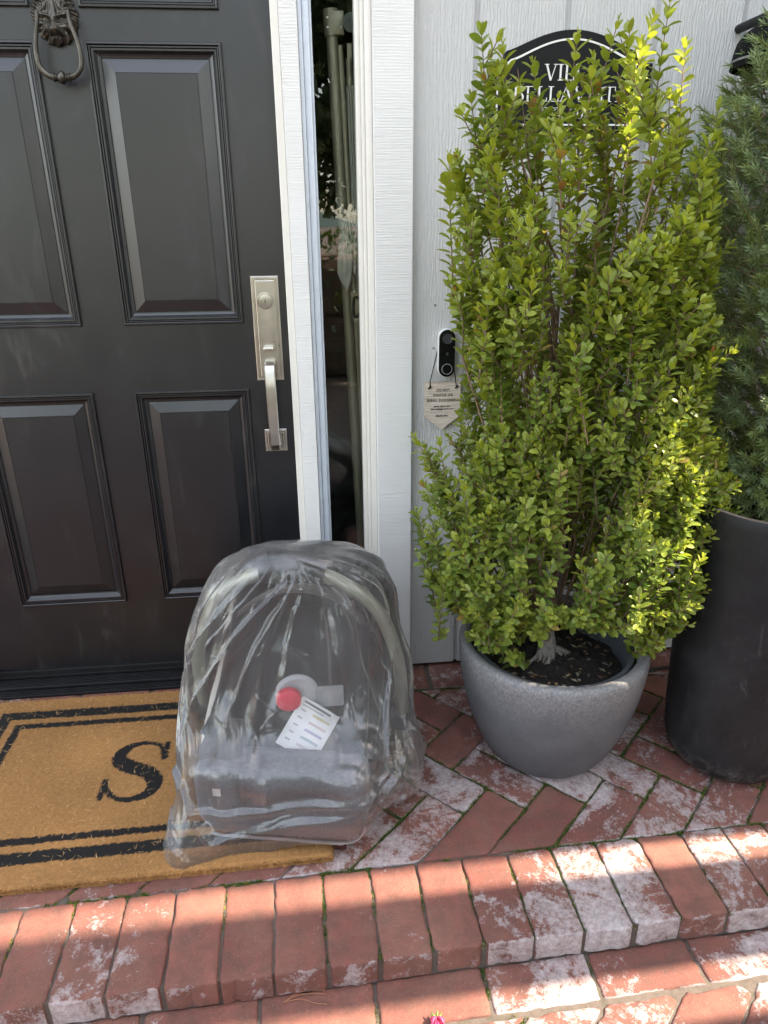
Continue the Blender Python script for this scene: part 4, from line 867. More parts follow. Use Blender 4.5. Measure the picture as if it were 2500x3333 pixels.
def pill_loft(mb, cx, cz, levels, n=20):
    vs = []; m = None
    for (w, h, y) in levels:
        p = pill(w, h, n); m = len(p); vs += [(cx + a, y, cz + b) for a, b in p]
    fs = [(i * m + k, i * m + (k + 1) % m, (i + 1) * m + (k + 1) % m, (i + 1) * m + k) for i in range(len(levels) - 1) for k in range(m)]; fs.append(tuple((len(levels) - 1) * m + k for k in range(m))); mb.add(vs, fs)
BX, BZ = .3235, .9185
bell = empty("video_doorbell", (BX, 0, BZ), "white and glossy black oval video doorbell on the siding", "doorbell")
mb = MB(); pill_loft(mb, BX, BZ, [(.040, .114, -.0005), (.0425, .1165, -.004), (.0435, .1175, -.016), (.0425, .1165, -.022), (.0410, .1150, -.0245), (.0402, .1142, -.0243)]); mb.build("body", M['white_plastic'], bell, smooth=35)
mb = MB(); pill_loft(mb, BX, BZ, [(.0402, .1142, -.0235), (.0401, .1141, -.0250), (.0385, .1125, -.0262), (.0300, .1040, -.0265)]); mb.build("face", M['gloss_black'], bell, smooth=35)
mb = MB(); mb.lathe([(.0125, .0002), (.0122, .0006), (.0115, .0003), (.0068, -.0002), (.0064, .0006), (.0055, .0004), (.0032, .0002), (.003, .0008), (.0001, .0014)], (BX, -.0268, BZ + .036), 36, axis='y'); mb.build("camera_lens", M['lens'], bell, smooth=35)
mb = MB(); mb.lathe([(.0128, 0), (.0128, .0006), (.0120, .0006), (.0120, 0)], (BX, -.0266, BZ - .0375), 40, axis='y'); mb.build("button_ring", simple("pale_button_ring", (.45, .45, .50), .3), bell, smooth=35)
mb = MB(); text_mesh(mb, "G", BX, -.0270, BZ - .0035, .0085); mb.build("emblem", simple("grey_emblem", (.09, .09, .09), .5), bell)
hs = empty("hanging_sign", (.316, 0, .79), "small pale wooden pennant sign hanging by a cord below the doorbell", "sign")
mb = MB(); mb.prism([(.270, .760), (.3165, .724), (.3630, .760), (.3620, .8475), (.2725, .8475)], -.0125, -.0080)
t = NT("whitewashed_grain"); a = t.noise(1.0, 7, .7, t.co((14, 14, 420)), .6); c = t.mix(t.ramp(a, [(.45, 1), (.53, 0)]), (.66, .56, .46), (.40, .33, .27)); c2 = t.mix(t.ramp(t.noise(25, 4), [(.4, 0), (.7, .5)]), c, (.66, .60, .54))
mb.build("board", t.done(t.pbsdf(color=c2, rough=.75, normal=t.bump(a, .4, .0006))), hs)
mb = MB(); yy = -.0129
text_mesh(mb, "DO NOT", .3185, yy, .8232, .0090, .034, space=1.1); text_mesh(mb, "KNOCK OR", .3185, yy, .8105, .0090, .050, space=1.1); text_mesh(mb, "RING DOORBELL", .3195, yy, .7975, .0090, .083, space=1.1)
text_mesh(mb, "please call or text", .3160, yy, .7835, .0052, .042); text_mesh(mb, "leave packages at the door", .3170, yy, .7765, .0052, .060); text_mesh(mb, "thank you", .3160, yy, .7585, .0078, .032, shear=.5)
mb.build("lettering", M['ink'], hs)
mb = MB(); mb.tube([(.284, -.0145, .834), (.285, -.012, .849), (.3035, -.006, .925)], .0013, 8); mb.tube([(.351, -.0145, .834), (.349, -.012, .849), (.3400, -.006, .925)], .0013, 8); mb.build("cord", M['cord'], hs, smooth=True)
for x in (.283, .351):
    mb = MB(); mb.tube(catmull([(x - .003, -.0145, .8305), (x, -.0165, .834), (x + .0025, -.015, .837), (x + .003, -.0145, .8345), (x - .0005, -.0155, .832)], 4), .0018, 7); mb.build("knot", M['cord'], hs, smooth=True)
# house sign with raised serif letters
TK, TN = .068, .024
G = {'V': (.78, [[(.12, 1, TK), (.40, .0, TK)], [(.66, 1, TN), (.41, .0, TN)], [(.0, .985, TN), (.26, .985, TN)], [(.53, .985, TN), (.78, .985, TN)]]),
     'I': (.36, [[(.18, 0, TK), (.18, 1, TK)], [(.04, .985, TN), (.32, .985, TN)], [(.04, .015, TN), (.32, .015, TN)]]),
     'L': (.66, [[(.18, 0, TK), (.18, 1, TK)], [(.04, .985, TN), (.34, .985, TN)], [(.04, .018, TN), (.62, .018, TN)], [(.61, .0, TN), (.62, .26, TN)]]),
     'A': (.80, [[(.40, 1, TK), (.68, .0, TK)], [(.38, .96, TN), (.12, .0, TN)], [(.22, .34, TN), (.58, .34, TN)], [(.0, .015, TN), (.24, .015, TN)], [(.54, .015, TN), (.80, .015, TN)]]),
     'B': (.70, [[(.18, 0, TK), (.18, 1, TK)], [(.04, .985, TN), (.40, .985, TN), (.53, .93, .05), (.57, .76, TK), (.50, .58, .04), (.38, .53, TN), (.18, .53, TN)], [(.38, .53, TN), (.55, .47, .05), (.61, .27, TK), (.54, .08, .045), (.38, .015, TN), (.04, .015, TN)]]),
     'E': (.64, [[(.18, 0, TK), (.18, 1, TK)], [(.04, .985, TN), (.56, .985, TN)], [(.56, .985, TN), (.57, .77, TN)], [(.04, .015, TN), (.60, .015, TN)], [(.60, .015, TN), (.61, .25, TN)], [(.18, .51, TN), (.44, .51, TN)], [(.44, .62, TN), (.44, .40, TN)]]),
     'S': (.60, [[(a * .54 + .03, b, w * .55) for (a, b), w in zip(S_SP, S_W)], [(.545, .70, TN), (.545, .99, TN)], [(.05, .01, TN), (.05, .32, TN)]]),
     'T': (.70, [[(.35, 0, TK), (.35, 1, TK)], [(.03, .985, TN), (.67, .985, TN)], [(.03, .985, TN), (.03, .76, TN)], [(.67, .985, TN), (.67, .76, TN)], [(.22, .015, TN), (.48, .015, TN)]]),
     '.': (.26, [[(.12, .02, .055), (.12, .09, .055)]]), ' ': (.28, []),
     '2': (.56, [[(.06, .78, .05), (.14, .94, TN), (.28, .99, TN), (.42, .92, .05), (.45, .76, TK), (.38, .56, .055), (.20, .30, TN), (.05, .03, TN)], [(.05, .035, .035), (.50, .035, .035)], [(.50, .035, TN), (.52, .22, TN)]]),
     '0': (.60, [[(.30, .99, TN), (.14, .88, .045), (.09, .5, TK), (.14, .12, .045), (.30, .01, TN), (.46, .12, .045), (.51, .5, TK), (.46, .88, .045), (.30, .99, TN)]])}
def serif(mb, s, cx, z0, h, width, y):
    tot = sum(G[c][0] for c in s); k = width / tot; x = cx - width / 2; q = 0
    for c in s:
        for st in G[c][1]:
            pts = [Vector((a, b, w)) for a, b, w in st]
            if len(pts) > 2: pts = catmull(pts, 5)
            vs = []; n = len(pts)
            for i, p in enumerate(pts):
                t = pts[min(i + 1, n - 1)] - pts[max(i - 1, 0)]; t = Vector((t.x * k, t.y * h)).normalized(); nn = Vector((-t.y, t.x)) * p.z * h * .95
                for sgn in (1, -1):
                    for yy_ in (y - .0022 - q * .00004, y): vs.append((x + p.x * k + nn.x * sgn, yy_, z0 + p.y * h + nn.y * sgn))
            fs = []
            for i in range(n - 1):
                a = i * 4; b = a + 4
                for (u, v) in ((0, 2), (2, 3), (3, 1), (1, 0)): fs.append((a + u, a + v, b + v, b + u))
            fs += [(0, 1, 3, 2), ((n - 1) * 4, (n - 1) * 4 + 2, (n - 1) * 4 + 3, (n - 1) * 4 + 1)]; mb.add(vs, fs); q = (q + 1) % 12
        x += G[c][0] * k
PX0, PX1, PC = .402, .761, .5815
def arch(xc, w0, sh, z_lo, z_sh, z_top, n=24):     # upper outline left->right: shoulder step then ogee to a round top
    o = []
    for k in range(n + 1):
        t = k / n; s = .5 - .5 * math.cos(math.pi * min(1, t * 1.25)) if t < .8 else 1
        o.append((xc - sh + sh * t, z_sh + (z_top - z_sh) * (1 - (1 - t) ** 2) ** 1.35))
    return o
def plaque(ins):
    up = arch(PC, 0, .145 - ins * .6, 0, 1.551 - ins, 1.5905 - ins)
    left = [(PX0 + ins, 1.395 + ins), (PX0 + ins, 1.531 - ins), (PX0 + .030 + ins * .4, 1.531 - ins), (PX0 + .0305 + ins * .4, 1.545 - ins)] + up
    right = [(2 * PC - x, z) for x, z in reversed(left[:-1])]
    return left + right
sg = empty("house_sign", (PC, 0, 1.49), "arched black house plaque with white border and white serif letters behind the boxwood tips", "sign")
mb = MB(); mb.prism(plaque(0), -.022, -.001); mb.build("board", M['black_paint'], sg)
a, b = plaque(.0155), plaque(.0190); n = len(a); mb = MB(); vs = [(x, -.0236, z) for x, z in a] + [(x, -.0236, z) for x, z in b] + [(x, -.0215, z) for x, z in a] + [(x, -.0215, z) for x, z in b]
fs = []
for i in range(n): j = (i + 1) % n; fs += [(i, j, n + j, n + i), (i, j, 2 * n + j, 2 * n + i), (n + i, n + j, 3 * n + j, 3 * n + i)]
mb.add(vs, fs); mb.build("border", M['white_paint'], sg)
mb = MB(); serif(mb, "VILLA", PC, 1.497, .0300, .122, -.0217); serif(mb, "BELLAVISTA", PC + .002, 1.457, .0285, .262, -.0217); serif(mb, "EST. 2020", PC, 1.424, .0215, .128, -.0217); mb.build("lettering", M['white_paint'], sg)
# black fabric lampshade at the right edge
sh = empty("wall_lampshade", (.955, -.2, 1.53), "black fabric shade with a stitched grey hem above the spruce", "lampshade")
vs = []; fs = []; n = 40; prof = [(.0, .060), (.035, .057), (.062, .048), (.084, .032), (.094, .018), (.098, .0), (.1, -.018), (.101, -.028), (.098, -.029), (.094, .0), (.06, .03)]
mb = MB(); mb.lathe([(r, z) for r, z in prof], (.955, -.20, 1.522), n); o = mb.build("shade", simple("black_cloth", (.006, .006, .0065), .9, bump=.3, spec=.15), sh, smooth=50)
mb = MB(); mb.lathe([(.1005, -.0175), (.1018, -.016), (.1018, -.0145), (.1004, -.0135)], (.955, -.20, 1.522), n); mb.build("stitching", simple("grey_thread", (.22, .22, .23), .8, var=.5, scale=400), sh, smooth=True)
mb = MB(); mb.tube([(.955, -.20, 1.575), (.955, -.12, 1.60), (.955, -.002, 1.60)], .009, 12); mb.build("arm", M['black_paint'], sh, smooth=True)
# ================================================================== POTS
PXc, PYc = .530, -.360
pot = empty("round_planter", (PXc, PYc, 0), "round washed grey stoneware pot holding the boxwood", "plant pot")
PK = 1.03; mb = MB(); mb.lathe([(a_ * PK, b_) for a_, b_ in [(.0001, .001), (.112, .001), (.128, .006), (.142, .022), (.160, .055), (.178, .100), (.193, .150), (.204, .205), (.2105, .258), (.2125, .290), (.2120, .303), (.2085, .3105), (.203, .3125), (.193, .3115), (.188, .308), (.186, .300), (.186, .25)]], (PXc, PYc, 0), 96); mb.build("bowl", M['concrete'], pot, smooth=60)
mb = MB(); mb.lathe([(.1855, .288), (.1855, .296), (.184, .2985), (.176, .2985), (.173, .296), (.168, .28), (.163, .215)], (PXc, PYc, 0), 96); mb.build("liner", M['liner'], pot, smooth=40)
vs = []; fs = []; nr, na = 30, 90
for i in range(nr + 1):
    for k in range(na):
        r = .166 * i / nr; a = 2 * math.pi * k / na; x, y = PXc + r * math.cos(a), PYc + r * math.sin(a)
        h = float(vnoise(np.array([x * 35]), np.array([y * 35]))[0]) * .016 + float(vnoise(np.array([x * 140]), np.array([y * 140]), 3)[0]) * .010; h += .015 * math.exp(-((x - .525) ** 2 + (y + .33) ** 2) / .004)
        vs.append((x, y, .232 + h))
fs = [(i * na + k, i * na + (k + 1) % na, (i + 1) * na + (k + 1) % na, (i + 1) * na + k) for i in range(nr) for k in range(na)]
mb = MB(); mb.add(vs, fs); mb.build("potting_soil", M['soil'], pot, smooth=True)
V = []; F = []; T = []
for i in range(150):   # litter on the soil
    r = .150 * math.sqrt(random.random()); a = random.random() * 6.283; x, y = PXc + r * math.cos(a), PYc + r * math.sin(a); l, w = random.uniform(.004, .011), random.uniform(.002, .005); q = random.random() * 6.283; b = len(V)
    c_, s_ = math.cos(q), math.sin(q); z = .252 + random.uniform(-.003, .006)
    for (u, v, dz) in ((-l, 0, 0), (0, -w, .002), (l, 0, .001), (0, w, .003)): V.append((x + u * c_ - v * s_, y + u * s_ + v * c_, z + dz))
    F.append((b, b + 1, b + 2, b + 3)); kk = random.uniform(.4, 1.1); colr = random.choice(((.34, .30, .20), (.30, .17, .09), (.25, .22, .17), (.10, .06, .04))); T += [(colr[0] * kk, colr[1] * kk, colr[2] * kk, 1)] * 4
tag(mesh_np("leaf_litter", V, F, M['fibre'], None, T), "dry fallen leaves scattered on the potting soil", "leaf litter", kind='stuff')
BPX, BPY = .960, -.440
mb = MB(); mb.lathe([(.0001, .001), (.085, .001), (.108, .004), (.124, .014), (.136, .032), (.143, .06), (.148, .12), (.156, .30), (.166, .50), (.175, .650), (.1755, .668), (.173, .674), (.165, .675), (.160, .668), (.150, .55), (.0001, .55)], (BPX, BPY, 0), 96)
tag(mb.build("tall_planter", M['planter_black'], smooth=45), "tall scuffed black planter with a rounded foot at the right edge", "plant pot")
mb = MB(); mb.tube(catmull([(.80, -.10, .006), (.86, -.122, .006), (.90, -.112, .006), (.96, -.094, .006), (1.05, -.09, .006), (1.2, -.07, .006)], 6), .0045, 8); tag(mb.build("cable", M['cord'], smooth=True), "black cable lying on the bricks behind the two pots", "cable")
# ================================================================== BOXWOOD
LW = [(1.53, .345), (1.484, .318), (1.428, .300), (1.37, .293), (1.325, .268), (1.263, .270), (1.199, .278), (1.116, .262), (1.065, .268), (1.011, .297), (.937, .309), (.889, .300), (.792, .262), (.742, .231), (.626, .215), (.537, .210), (.465, .243), (.402, .288), (.35, .333), (.296, .380), (.253, .436)]
RW = [(1.53, .66), (1.487, .685), (1.43, .701), (1.40, .745), (1.332, .765), (1.252, .758), (1.144, .765), (1.073, .785), (.999, .803), (.893, .812), (.792, .815), (.759, .860), (.681, .915), (.579, .925), (.498, .905), (.44, .855), (.368, .815), (.32, .77), (.289, .74), (.253, .66)]
def xlr(z): 
    a = np.interp(z, [q[0] for q in LW[::-1]], [q[1] for q in LW[::-1]]); b = np.interp(z, [q[0] for q in RW[::-1]], [q[1] for q in RW[::-1]]); return float(a), float(b)
TIPS = [(.215, .80), (.228, .76), (.255, .835), (.212, .72), (.235, .70), (.222, .60), (.26, .66), (.32, .93), (.352, .90), (.38, .87), (.40, .93), (.47, .86), (.60, .93), (.66, .88), (.72, .86), (.69, .80), (.78, .72), (.85, .75), (.301, 1.514), (.345, 1.491), (.399, 1.469), (.46, 1.499), (.526, 1.520), (.551, 1.517), (.597, 1.534), (.63, 1.557), (.652, 1.495), (.744, 1.405), (.291, 1.417), (.252, 1.321), (.259, 1.216), (.246, 1.128), (.254, 1.078), (.278, 1.005), (.395, 1.033), (.561, 1.26), (.492, 1.116), (.541, 1.124), (.34, .945), (.323, 1.017), (.194, .814), (.241, .812), (.205, .642), (.201, .561), (.75, .778), (.824, .791), (.898, .7), (.873, .603), (.732, 1.163), (.765, 1.078), (.783, .942), (.701, 1.212), (.567, 1.49), (.503, 1.476)]
base = Vector((.522, -.335, .25)); YC = -.335
shoots = []      # (tip, dir, length, age)
def depth_at(x, z):
    a, b = xlr(z); c = (a + b) / 2; hw = (b - a) / 2; k = max(0.0, 1 - ((x - c) / hw) ** 2); return math.sqrt(k) * min(.25, hw * .88)
for (x, z) in TIPS: shoots.append((Vector((x, -.38 + random.uniform(-.03, .03), z)), None, random.uniform(.17, .25), 0.0, 1))
def try_add(n, zlo, zhi, mode):
    k = 0
    while k < n:
        z = random.uniform(zlo, zhi); a, b = xlr(z); x = random.uniform(a + .008, b - .008); d = depth_at(x, z)
        s = random.uniform(-1, 1)
        if mode == 'shell': s = -math.sqrt(1 - random.random() * .5) if random.random() < .70 else math.sqrt(random.random())
        if .345 < x < .450 and 1.02 < z < 1.13 and random.random() < .85: continue
        if .38 < x < .62 and 1.20 < z < 1.42 and s > -.3 and random.random() < .6: continue
        dry = .45 < x < .60 and .58 < z < 1.12 and s < 0 and random.random() < (.60 if z < .92 else .30)
        if dry: s = random.uniform(-.55, -.2)
        y = YC + s * d
        if float(vnoise(np.array([x * 13 + 3.]), np.array([z * 9 + y * 4]), 4)[0]) < .39 and random.random() < .85: continue
        if y > -.03: continue
        inner = abs(s) < .5 or dry; shoots.append((Vector((x, y, z)), None, random.uniform(.11, .20) if z > .5 else random.uniform(.08, .13), 1.0 if inner else 0.0, 0 if inner else 1)); k += 1
try_add(70, 1.20, 1.46, 'any'); try_add(150, .95, 1.24, 'shell'); try_add(165, .70, .98, 'shell'); try_add(150, .45, .74, 'shell'); try_add(105, .30, .50, 'shell')
LP = []; LT = []
us = np.array([-1, 0, 1]); ts = np.array([0, .25, .55, .82, 1.0]); wp = np.array([.12, .82, 1.0, .78, .14])
tmpl = np.array([[t, u * w * .5, 0] for t, w in zip(ts, wp) for u in us]); cup = np.array([abs(u) * .10 * w - .10 * t * t for t, w in zip(ts, wp) for u in us])
tf = np.array([[r * 3 + c, r * 3 + c + 1, (r + 1) * 3 + c + 1, (r + 1) * 3 + c] for r in range(4) for c in range(2)])
stems = MB(); nl = 0; LF = []
axis = Vector((0, 0, 1))
def leafcol(x, y, z, k, age, base_tint):
    r = random.random(); inner = max(0, 1 - math.hypot(x - .54, (y - YC)) / .14)
    if age > .5 and r < .16 + .50 * inner: c = random.choice(((.34, .20, .05), (.38, .17, .07), (.30, .27, .06), (.26, .10, .05)))
    elif r < .012: c = (.40, .13, .05)
    else:
        g = base_tint; c = (.125 + .265 * g, .205 + .205 * g, .026 + .008 * g)
    m = random.uniform(.8, 1.22); return (c[0] * m, c[1] * m, c[2] * m, 1)
extra_sh = []; queue = list(shoots); qi = 0
while qi < len(queue):
    (tip, d, L, age, sprig) = queue[qi]; qi += 1
    out = Vector((tip.x - .53, tip.y - YC, 0)); h = (tip.z - .25)
    if d is None:
        ns_ = .13 if tip.z > .9 else .18; lean = out * (.9 if tip.z > .85 else 1.5 if tip.z > .5 else 3.0); d = Vector((lean.x, lean.y, 1.0 if tip.z > .5 else .6)) + Vector((random.gauss(0, ns_), random.gauss(0, ns_), 0)); d.normalize()
    child = sprig == 2
    n = int(L / .0110); bend = Vector((random.gauss(0, .10), random.gauss(0, .10), 0)) + Vector((0, 0, .25)); p = tip.copy(); pts = []; 
    for i in range(n + 1):
        t = i / n; dd = (d + bend * (0.5 - t)).normalized(); pts.append((p.copy(), dd.copy())); p = p - dd * (L / n)
    if min(q[0].z for q in pts) < .262 and tip.z < .33: continue
    hid = False
    for (q, _) in pts:
        f_ = 1.75 / (q.y + 1.75); wx, wz = q.x * f_, 1.218 + (q.z - 1.218) * f_
        if (wx < .350 and .845 < wz < .995 and wx > .285) or (wx < .356 and .715 < wz <= .855 and wx > .255): hid = True
        g_ = (1.218 - .262) / max(1e-3, 1.218 - q.z); gx2, gy2 = q.x * g_, -1.75 + (q.y + 1.75) * g_
        if q.z < .62 and .535 < gx2 < .70 and -.46 < gy2 < -.27: hid = True
    if hid: continue
    start = pts[-1][0]
    if sprig == 1:      # short side twigs give each shoot its plume
        for j_ in range(random.choice((2, 3, 4))):
            q0, dd0 = pts[random.randint(int(n * .3), n - 1)]; a_ = random.random() * 6.283; sd0 = Vector((math.cos(a_), math.sin(a_) - .3, .1)); dn_ = (dd0 + sd0 * random.uniform(.45, .85)).normalized(); L_ = random.uniform(.03, .065)
            queue.append((q0 + dn_ * L_, dn_, L_, age, 2))
    stems.tube([q[0] for q in pts][::3] + [start], [.0007 + .0013 * i / (n / 3 + 1) for i in range(len(pts[::3]) + 1)], 5, cap=False)
    # woody branch to the core
    if sprig != 2 and start.z > .44 and (random.random() < (.35 if age > .5 else .14)):
        core = Vector((.53 + (start.x - .53) * .35, YC + (start.y - YC) * .35, max(.40, start.z - .10 - .25 * random.random() - out.length * .4)))
        stems.tube([start, start.lerp(core, .5) + Vector((0, 0, -.02)), core], [.0018, .0026, .0035], 5, cap=False)
    bt = min(1, max(0, random.gauss(.50, .26) + .22 * (tip.z > 1.1) - .12 * (tip.z < .75))); ph = random.random() * 6.283; sz = random.uniform(.85, 1.12) * (1.04 if tip.z > 1.0 else .93) * (.85 if sprig == 2 else 1)
    for i, (q, dd) in enumerate(pts):
        t = i / n; a = dd.cross(Vector((.3, 1, .1))).normalized(); b = dd.cross(a).normalized(); 
        if age > .5 and random.random() < .25: continue
        for s in (0, math.pi):
            if i > 2 and random.random() < .05: continue
            an = ph + i * math.pi / 2 + s + random.gauss(0, .18); side = a * math.cos(an) + b * math.sin(an)
            el = R_(18 + 40 * min(1, i / 3.0) + random.gauss(0, 9)); ld = (dd * math.cos(el) + side * math.sin(el)).normalized(); nn = (dd * math.sin(el) - side * math.cos(el)).normalized()
            nn = (nn + Vector((random.gauss(0, .22), random.gauss(0, .22), random.gauss(0, .22)))).normalized(); bb = nn.cross(ld).normalized(); nn = ld.cross(bb)
            ll = (.0256 if i > 0 else .0178) * sz * random.uniform(.78, 1.15) * (.72 + .28 * min(1, i / 2)); ww = ll * random.uniform(.50, .60)
            R3 = np.array([list(ld), list(bb), list(nn)]); loc = tmpl * np.array([ll, ww, 0]); loc[:, 2] = cup * ll
            LP.append(loc @ R3 + np.array(q + ld * .0012)); c = leafcol(q.x, q.y, q.z, t, age, min(1, bt + (.45 if i < 2 else .15 if i < 4 else 0) - .15 * t)); LT.append([c] * 15); LF.append(tf + nl * 15); nl += 1
print("boxwood leaves", nl, "shoots", len(shoots))
bush = empty("boxwood_shrub", (base.x, base.y, .25), "tall bright green boxwood with upright leafy shoots in the round grey pot", "shrub")
mesh_np("foliage", np.concatenate(LP), np.concatenate(LF), M['leaf'], bush, np.concatenate(LT))
for k in range(5):
    a = random.random() * 6.283; top = Vector((.53 + .10 * math.cos(a), YC + .08 * math.sin(a), random.uniform(.75, 1.25))); m = base.lerp(top, .5) + Vector((.03 * math.cos(a), .03 * math.sin(a), 0))
    stems.tube(catmull([base + Vector((.012 * math.cos(a), .012 * math.sin(a), .03)), m, top], 5), [.007 - .004 * i / 10 for i in range(11)], 7, cap=False)
stems.build("branches", M['bark'], bush, smooth=True)
mb = MB(); mb.tube(catmull([base + Vector((0, 0, -.02)), base + Vector((.004, -.004, .03)), base + Vector((.0, .0, .09)), base + Vector((.012, .0, .20)), base + Vector((.0, .01, .45))], 5), [.026 - .016 * (i / 20) ** .7 for i in range(21)], 12)
for k in range(11):
    a = -math.pi * (.05 + .9 * k / 10) + random.gauss(0, .15); r = random.uniform(.05, .085); e = base + Vector((r * math.cos(a), r * math.sin(a), -.012)); mid = base + Vector((r * .45 * math.cos(a + .3), r * .45 * math.sin(a + .3), .010))
    mb.tube(catmull([base + Vector((.015 * math.cos(a), .015 * math.sin(a), .018)), mid, e.lerp(mid, .4) + Vector((random.gauss(0, .008), random.gauss(0, .008), .002)), e], 4), [.0065 - .0045 * i / 12 for i in range(13)], 7)
mb.build("trunk", M['root'], bush, smooth=True)
# ================================================================== SPRUCE
SX, SY = 1.075, -.295; V = []; T = []; NF = 0; tw = MB()
def srad(z): return float(np.interp(z, [.60, .66, .80, .95, 1.10, 1.28, 1.38, 1.48, 1.60, 1.74], [.165, .175, .205, .240, .280, .305, .275, .215, .13, .02]))
cnt = 0
while cnt < 3700:
    z = random.uniform(.60, 1.70) if cnt > 350 else random.uniform(.60, .75); R0 = srad(z); a = random.random() * 6.283; fr_ = 1 - .28 * random.random() ** 1.3
    if random.random() < .3: fr_ = random.uniform(.35, .75)
    x, y = SX + R0 * fr_ * math.cos(a), SY + R0 * fr_ * math.sin(a) * .95
    if y > -.02 or x > 1.30: continue
    R0 *= .9 + .2 * vnoise(np.array([a * 3.]), np.array([z * 8.]))[0]
    o = Vector((math.cos(a), math.sin(a), 0)); d = (o * random.uniform(.5, 1.0) + Vector((0, 0, random.uniform(.1, .9))) + Vector([random.gauss(0, .25) for _ in range(3)])).normalized()
    L = random.uniform(.030, .060); p0 = Vector((x, y, z)); tw.tube([p0 - d * .012, p0 + d * L * .5, p0 + d * L], [.0013, .0010, .0007], 3, cap=False)
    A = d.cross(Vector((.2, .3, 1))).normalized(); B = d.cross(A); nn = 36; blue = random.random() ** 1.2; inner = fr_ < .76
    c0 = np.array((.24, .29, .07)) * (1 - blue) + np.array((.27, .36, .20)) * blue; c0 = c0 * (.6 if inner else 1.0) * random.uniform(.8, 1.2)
    k = np.arange(nn); t = k / nn; an = k * 2.39996; ph_ = R_(62) - R_(38) * t ** 3; Ln = RNG.uniform(.014, .0215, nn)
    Av, Bv, dv = np.array(A), np.array(B), np.array(d); sd_ = np.cos(an)[:, None] * Av + np.sin(an)[:, None] * Bv; q = np.array(p0) + dv * (t * L)[:, None]
    nd = dv * np.cos(ph_)[:, None] + sd_ * np.sin(ph_)[:, None]; wv = np.cross(nd, dv); wv /= np.linalg.norm(wv, axis=1)[:, None] + 1e-9
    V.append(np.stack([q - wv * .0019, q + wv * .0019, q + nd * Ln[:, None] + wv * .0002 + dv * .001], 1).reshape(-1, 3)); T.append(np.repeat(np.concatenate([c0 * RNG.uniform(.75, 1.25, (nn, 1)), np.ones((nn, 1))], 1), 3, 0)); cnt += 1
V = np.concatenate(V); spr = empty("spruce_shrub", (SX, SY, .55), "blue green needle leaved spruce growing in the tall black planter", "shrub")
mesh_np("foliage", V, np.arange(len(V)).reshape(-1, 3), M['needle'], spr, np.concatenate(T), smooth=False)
for k in range(40):
    z = random.uniform(.66, 1.5); a = random.random() * 6.283; R0 = srad(z) * .75; e = Vector((SX + R0 * math.cos(a), min(-.03, SY + R0 * math.sin(a)), z)); tw.tube([Vector((SX, SY, z - .1)), e], [.004, .0018], 5, cap=False)
tw.build("branches", M['bark'], spr, smooth=True)
mb = MB(); mb.tube([(BPX, BPY, .54), (SX, SY, .8), (SX, SY, 1.68)], [.016, .013, .004], 10); mb.build("trunk", M['bark'], spr, smooth=True)
# ================================================================== SMALL THINGS
rose = empty("rosebud", (.158, -.962, -.06), "small fallen pink rosebud on the lower bricks", "flower")
mb = MB()
for i in range(9):
    a = i * 2.4; mb.tube(catmull([(.158 + .003 * math.cos(a), -.965 + .003 * math.sin(a), -.052), (.158 + .009 * math.cos(a), -.968 + .008 * math.sin(a), -.050 + .004 * math.sin(i)), (.158 + .012 * math.cos(a), -.978 + .006 * math.sin(a), -.047)], 3), [.003, .005, .006, .006, .005, .003, .001], 7, flat=.4)
mb.build("petals", M['petal'], rose, smooth=True)
mb = MB()
for i in range(5): a = i * 1.256; mb.tube(catmull([(.158, -.962, -.050), (.158 + .006 * math.cos(a), -.960 + .002 * math.sin(a), -.049 + .004 * math.sin(a)), (.158 + .011 * math.cos(a), -.953, -.050 + .006 * math.sin(a))], 3), [.0015, .002, .0022, .002, .0015, .001, .0004], 5)
mb.build("sepals", M['sepal'], rose, smooth=True)
pn = [[(-.105, -.902, -.0585), (-.08, -.889, -.056), (-.05, -.887, -.057), (-.031, -.888, -.0585)], [(-.105, -.902, -.0585), (-.08, -.893, -.057), (-.05, -.893, -.057), (-.027, -.896, -.0585)], [(-.100, -.901, -.0585), (-.075, -.9, -.057), (-.05, -.909, -.058), (-.029, -.913, -.0585)]]
mb = MB(); [mb.tube(catmull(q, 5), .0008, 5) for q in pn]; tag(mb.build("pine_needles", M['twig'], smooth=True), "brown dry pine needle bundle on the lower bricks", "pine needles")
# ================================================================== GARDEN BEHIND THE VIEWER (mirrored in the glass) AND SHADE CASTERS
def leafy(name, parent, centre, rad, n, size, col, mat):
    c = np.array(centre); r = np.array(rad); d = RNG.normal(0, 1, (n, 3)); d /= np.linalg.norm(d, axis=1)[:, None]; k = RNG.uniform(.25, 1, (n, 1)) ** .5; lump = .75 + .35 * np.sin(d[:, :1] * 5 + 1) * np.sin(d[:, 1:2] * 4) + .2 * np.sin(d[:, 2:] * 9)
    P_ = c + d * r * k * lump; a = RNG.normal(0, 1, (n, 3)); a /= np.linalg.norm(a, axis=1)[:, None]; b = np.cross(a, RNG.normal(0, 1, (n, 3))); b /= np.linalg.norm(b, axis=1)[:, None]; s = size * RNG.uniform(.6, 1.3, (n, 1))
    V_ = np.stack([P_ - a * s, P_ - b * s * .5, P_ + a * s, P_ + b * s * .5], 1).reshape(-1, 3); kk = RNG.uniform(.6, 1.4, (n, 1)); T_ = np.repeat(np.concatenate([np.array(col) * kk, np.ones((n, 1))], 1), 4, 0)
    return mesh_np(name, V_, np.arange(4 * n).reshape(-1, 4), mat, parent, T_)
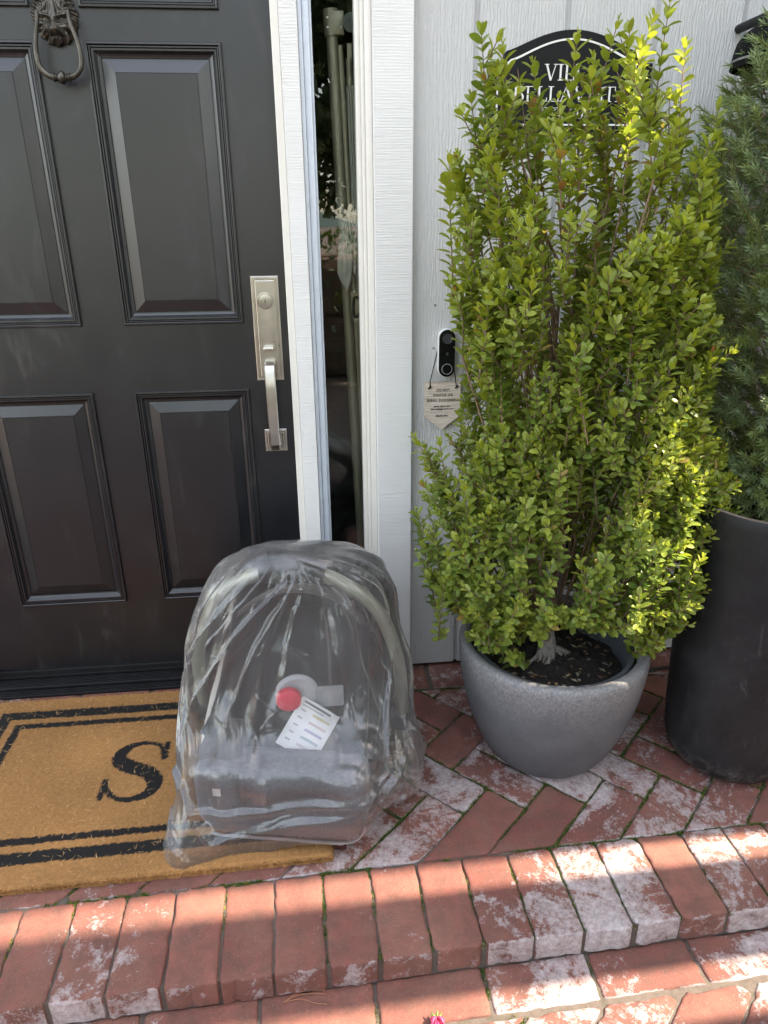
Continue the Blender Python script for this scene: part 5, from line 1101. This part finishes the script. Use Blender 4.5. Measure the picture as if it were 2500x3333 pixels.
def tree(x, y, h, r, label, zc):
    t = empty("garden_tree", (x, y, -.08), label, "tree"); mb = MB(); mb.tube(catmull([(x, y, -.08), (x + .1, y, h * .35), (x - .05, y + .1, h * .7), (x, y, h)], 5), [.20 - .16 * i / 15 for i in range(16)], 10)
    for k in range(7): a = k * .9; z = zc - .6 + .25 * k; mb.tube([(x, y, z), (x + r * .6 * math.cos(a), y + r * .6 * math.sin(a), z + .6)], [.06, .02], 6)
    mb.build("trunk", M['bark'], t, smooth=True); leafy("crown", t, (x, y, zc), (r, r, (h - zc) * 1.0), 24000, .13, (.035, .055, .022), M['needle'])
tree(2.0, -12.0, 7.4, 3.0, "dark branching garden tree mirrored in the narrow window", 3.9)
tree(-4.5, -15.0, 9.0, 3.4, "tall garden tree further left across the paving", 5.0)
hd = empty("garden_hedge", (0, -4.7, -.08), "dark clipped hedge across the paving from the door", "hedge"); mb = MB(); mb.box((-5, -5.0, -.078), (5.5, -4.5, .95), bev=.1); mb.build("twigs", M['bark'], hd)
nL = 14000; Pq = np.stack([RNG.uniform(-5.2, 5.7, nL), RNG.uniform(-5.2, -4.3, nL), RNG.uniform(-.05, 1.16, nL)], 1); a = RNG.normal(0, 1, (nL, 3)); a /= np.linalg.norm(a, axis=1)[:, None]; b = np.cross(a, RNG.normal(0, 1, (nL, 3))); b /= np.linalg.norm(b, axis=1)[:, None]
mesh_np("foliage", np.stack([Pq - a * .04, Pq - b * .02, Pq + a * .04, Pq + b * .02], 1).reshape(-1, 3), np.arange(4 * nL).reshape(-1, 4), M['needle'], hd, np.repeat(np.concatenate([np.array([[.04, .07, .025]]) * RNG.uniform(.6, 1.4, (nL, 1)), np.ones((nL, 1))], 1), 4, 0))
# added unseen sun blocker: gaps cut to lay sun bands on step and shrub
SCX = 2.4; te = math.tan(SUN_E) * 1.0; sl = SUN_SLOPE
def gaps(z):
    d = z / te; x = SCX - d; sh = sl * d; g = [(-50, -4.2 + .03 * x + sh)]
    band = -.735 + .022 * x; g.append((band - .034 + sh, band + .034 + sh))
    d2 = (z + .06) / te; x2 = SCX - d2; sh2 = sl * d2; g.append((-1.03 + .03 * x2 + sh2, -.925 + .03 * x2 + sh2))
    if 2.16 < z < 2.92: m = 1 - abs(z - 2.54) / .38; g.append((-.54 - .07 * m ** .5 + sl * 1.66, -.49 + .12 * m + sl * 1.66))
    if 3.36 < z < 3.60: g.append((-.45 + sl * 1.78, -.37 + sl * 1.78))
    return sorted(g)
mb = MB(); z = -.078; dz = .06
while z < 6.0:
    y = None; g = gaps(z + dz / 2); y = g[0][1]
    for (a, b) in g[1:]:
        if a > y + .002: mb.box((SCX, y, z), (SCX + .05, a, z + dz - .0005))
        y = max(y, b)
    mb.box((SCX, y, z), (SCX + .05, .3, z + dz - .0005)); z += dz
tag(mb.build("sun_blocker_wall", M['sun_blocker']), "added unseen slotted wall beyond the right edge that shapes the sun bands", "wall")
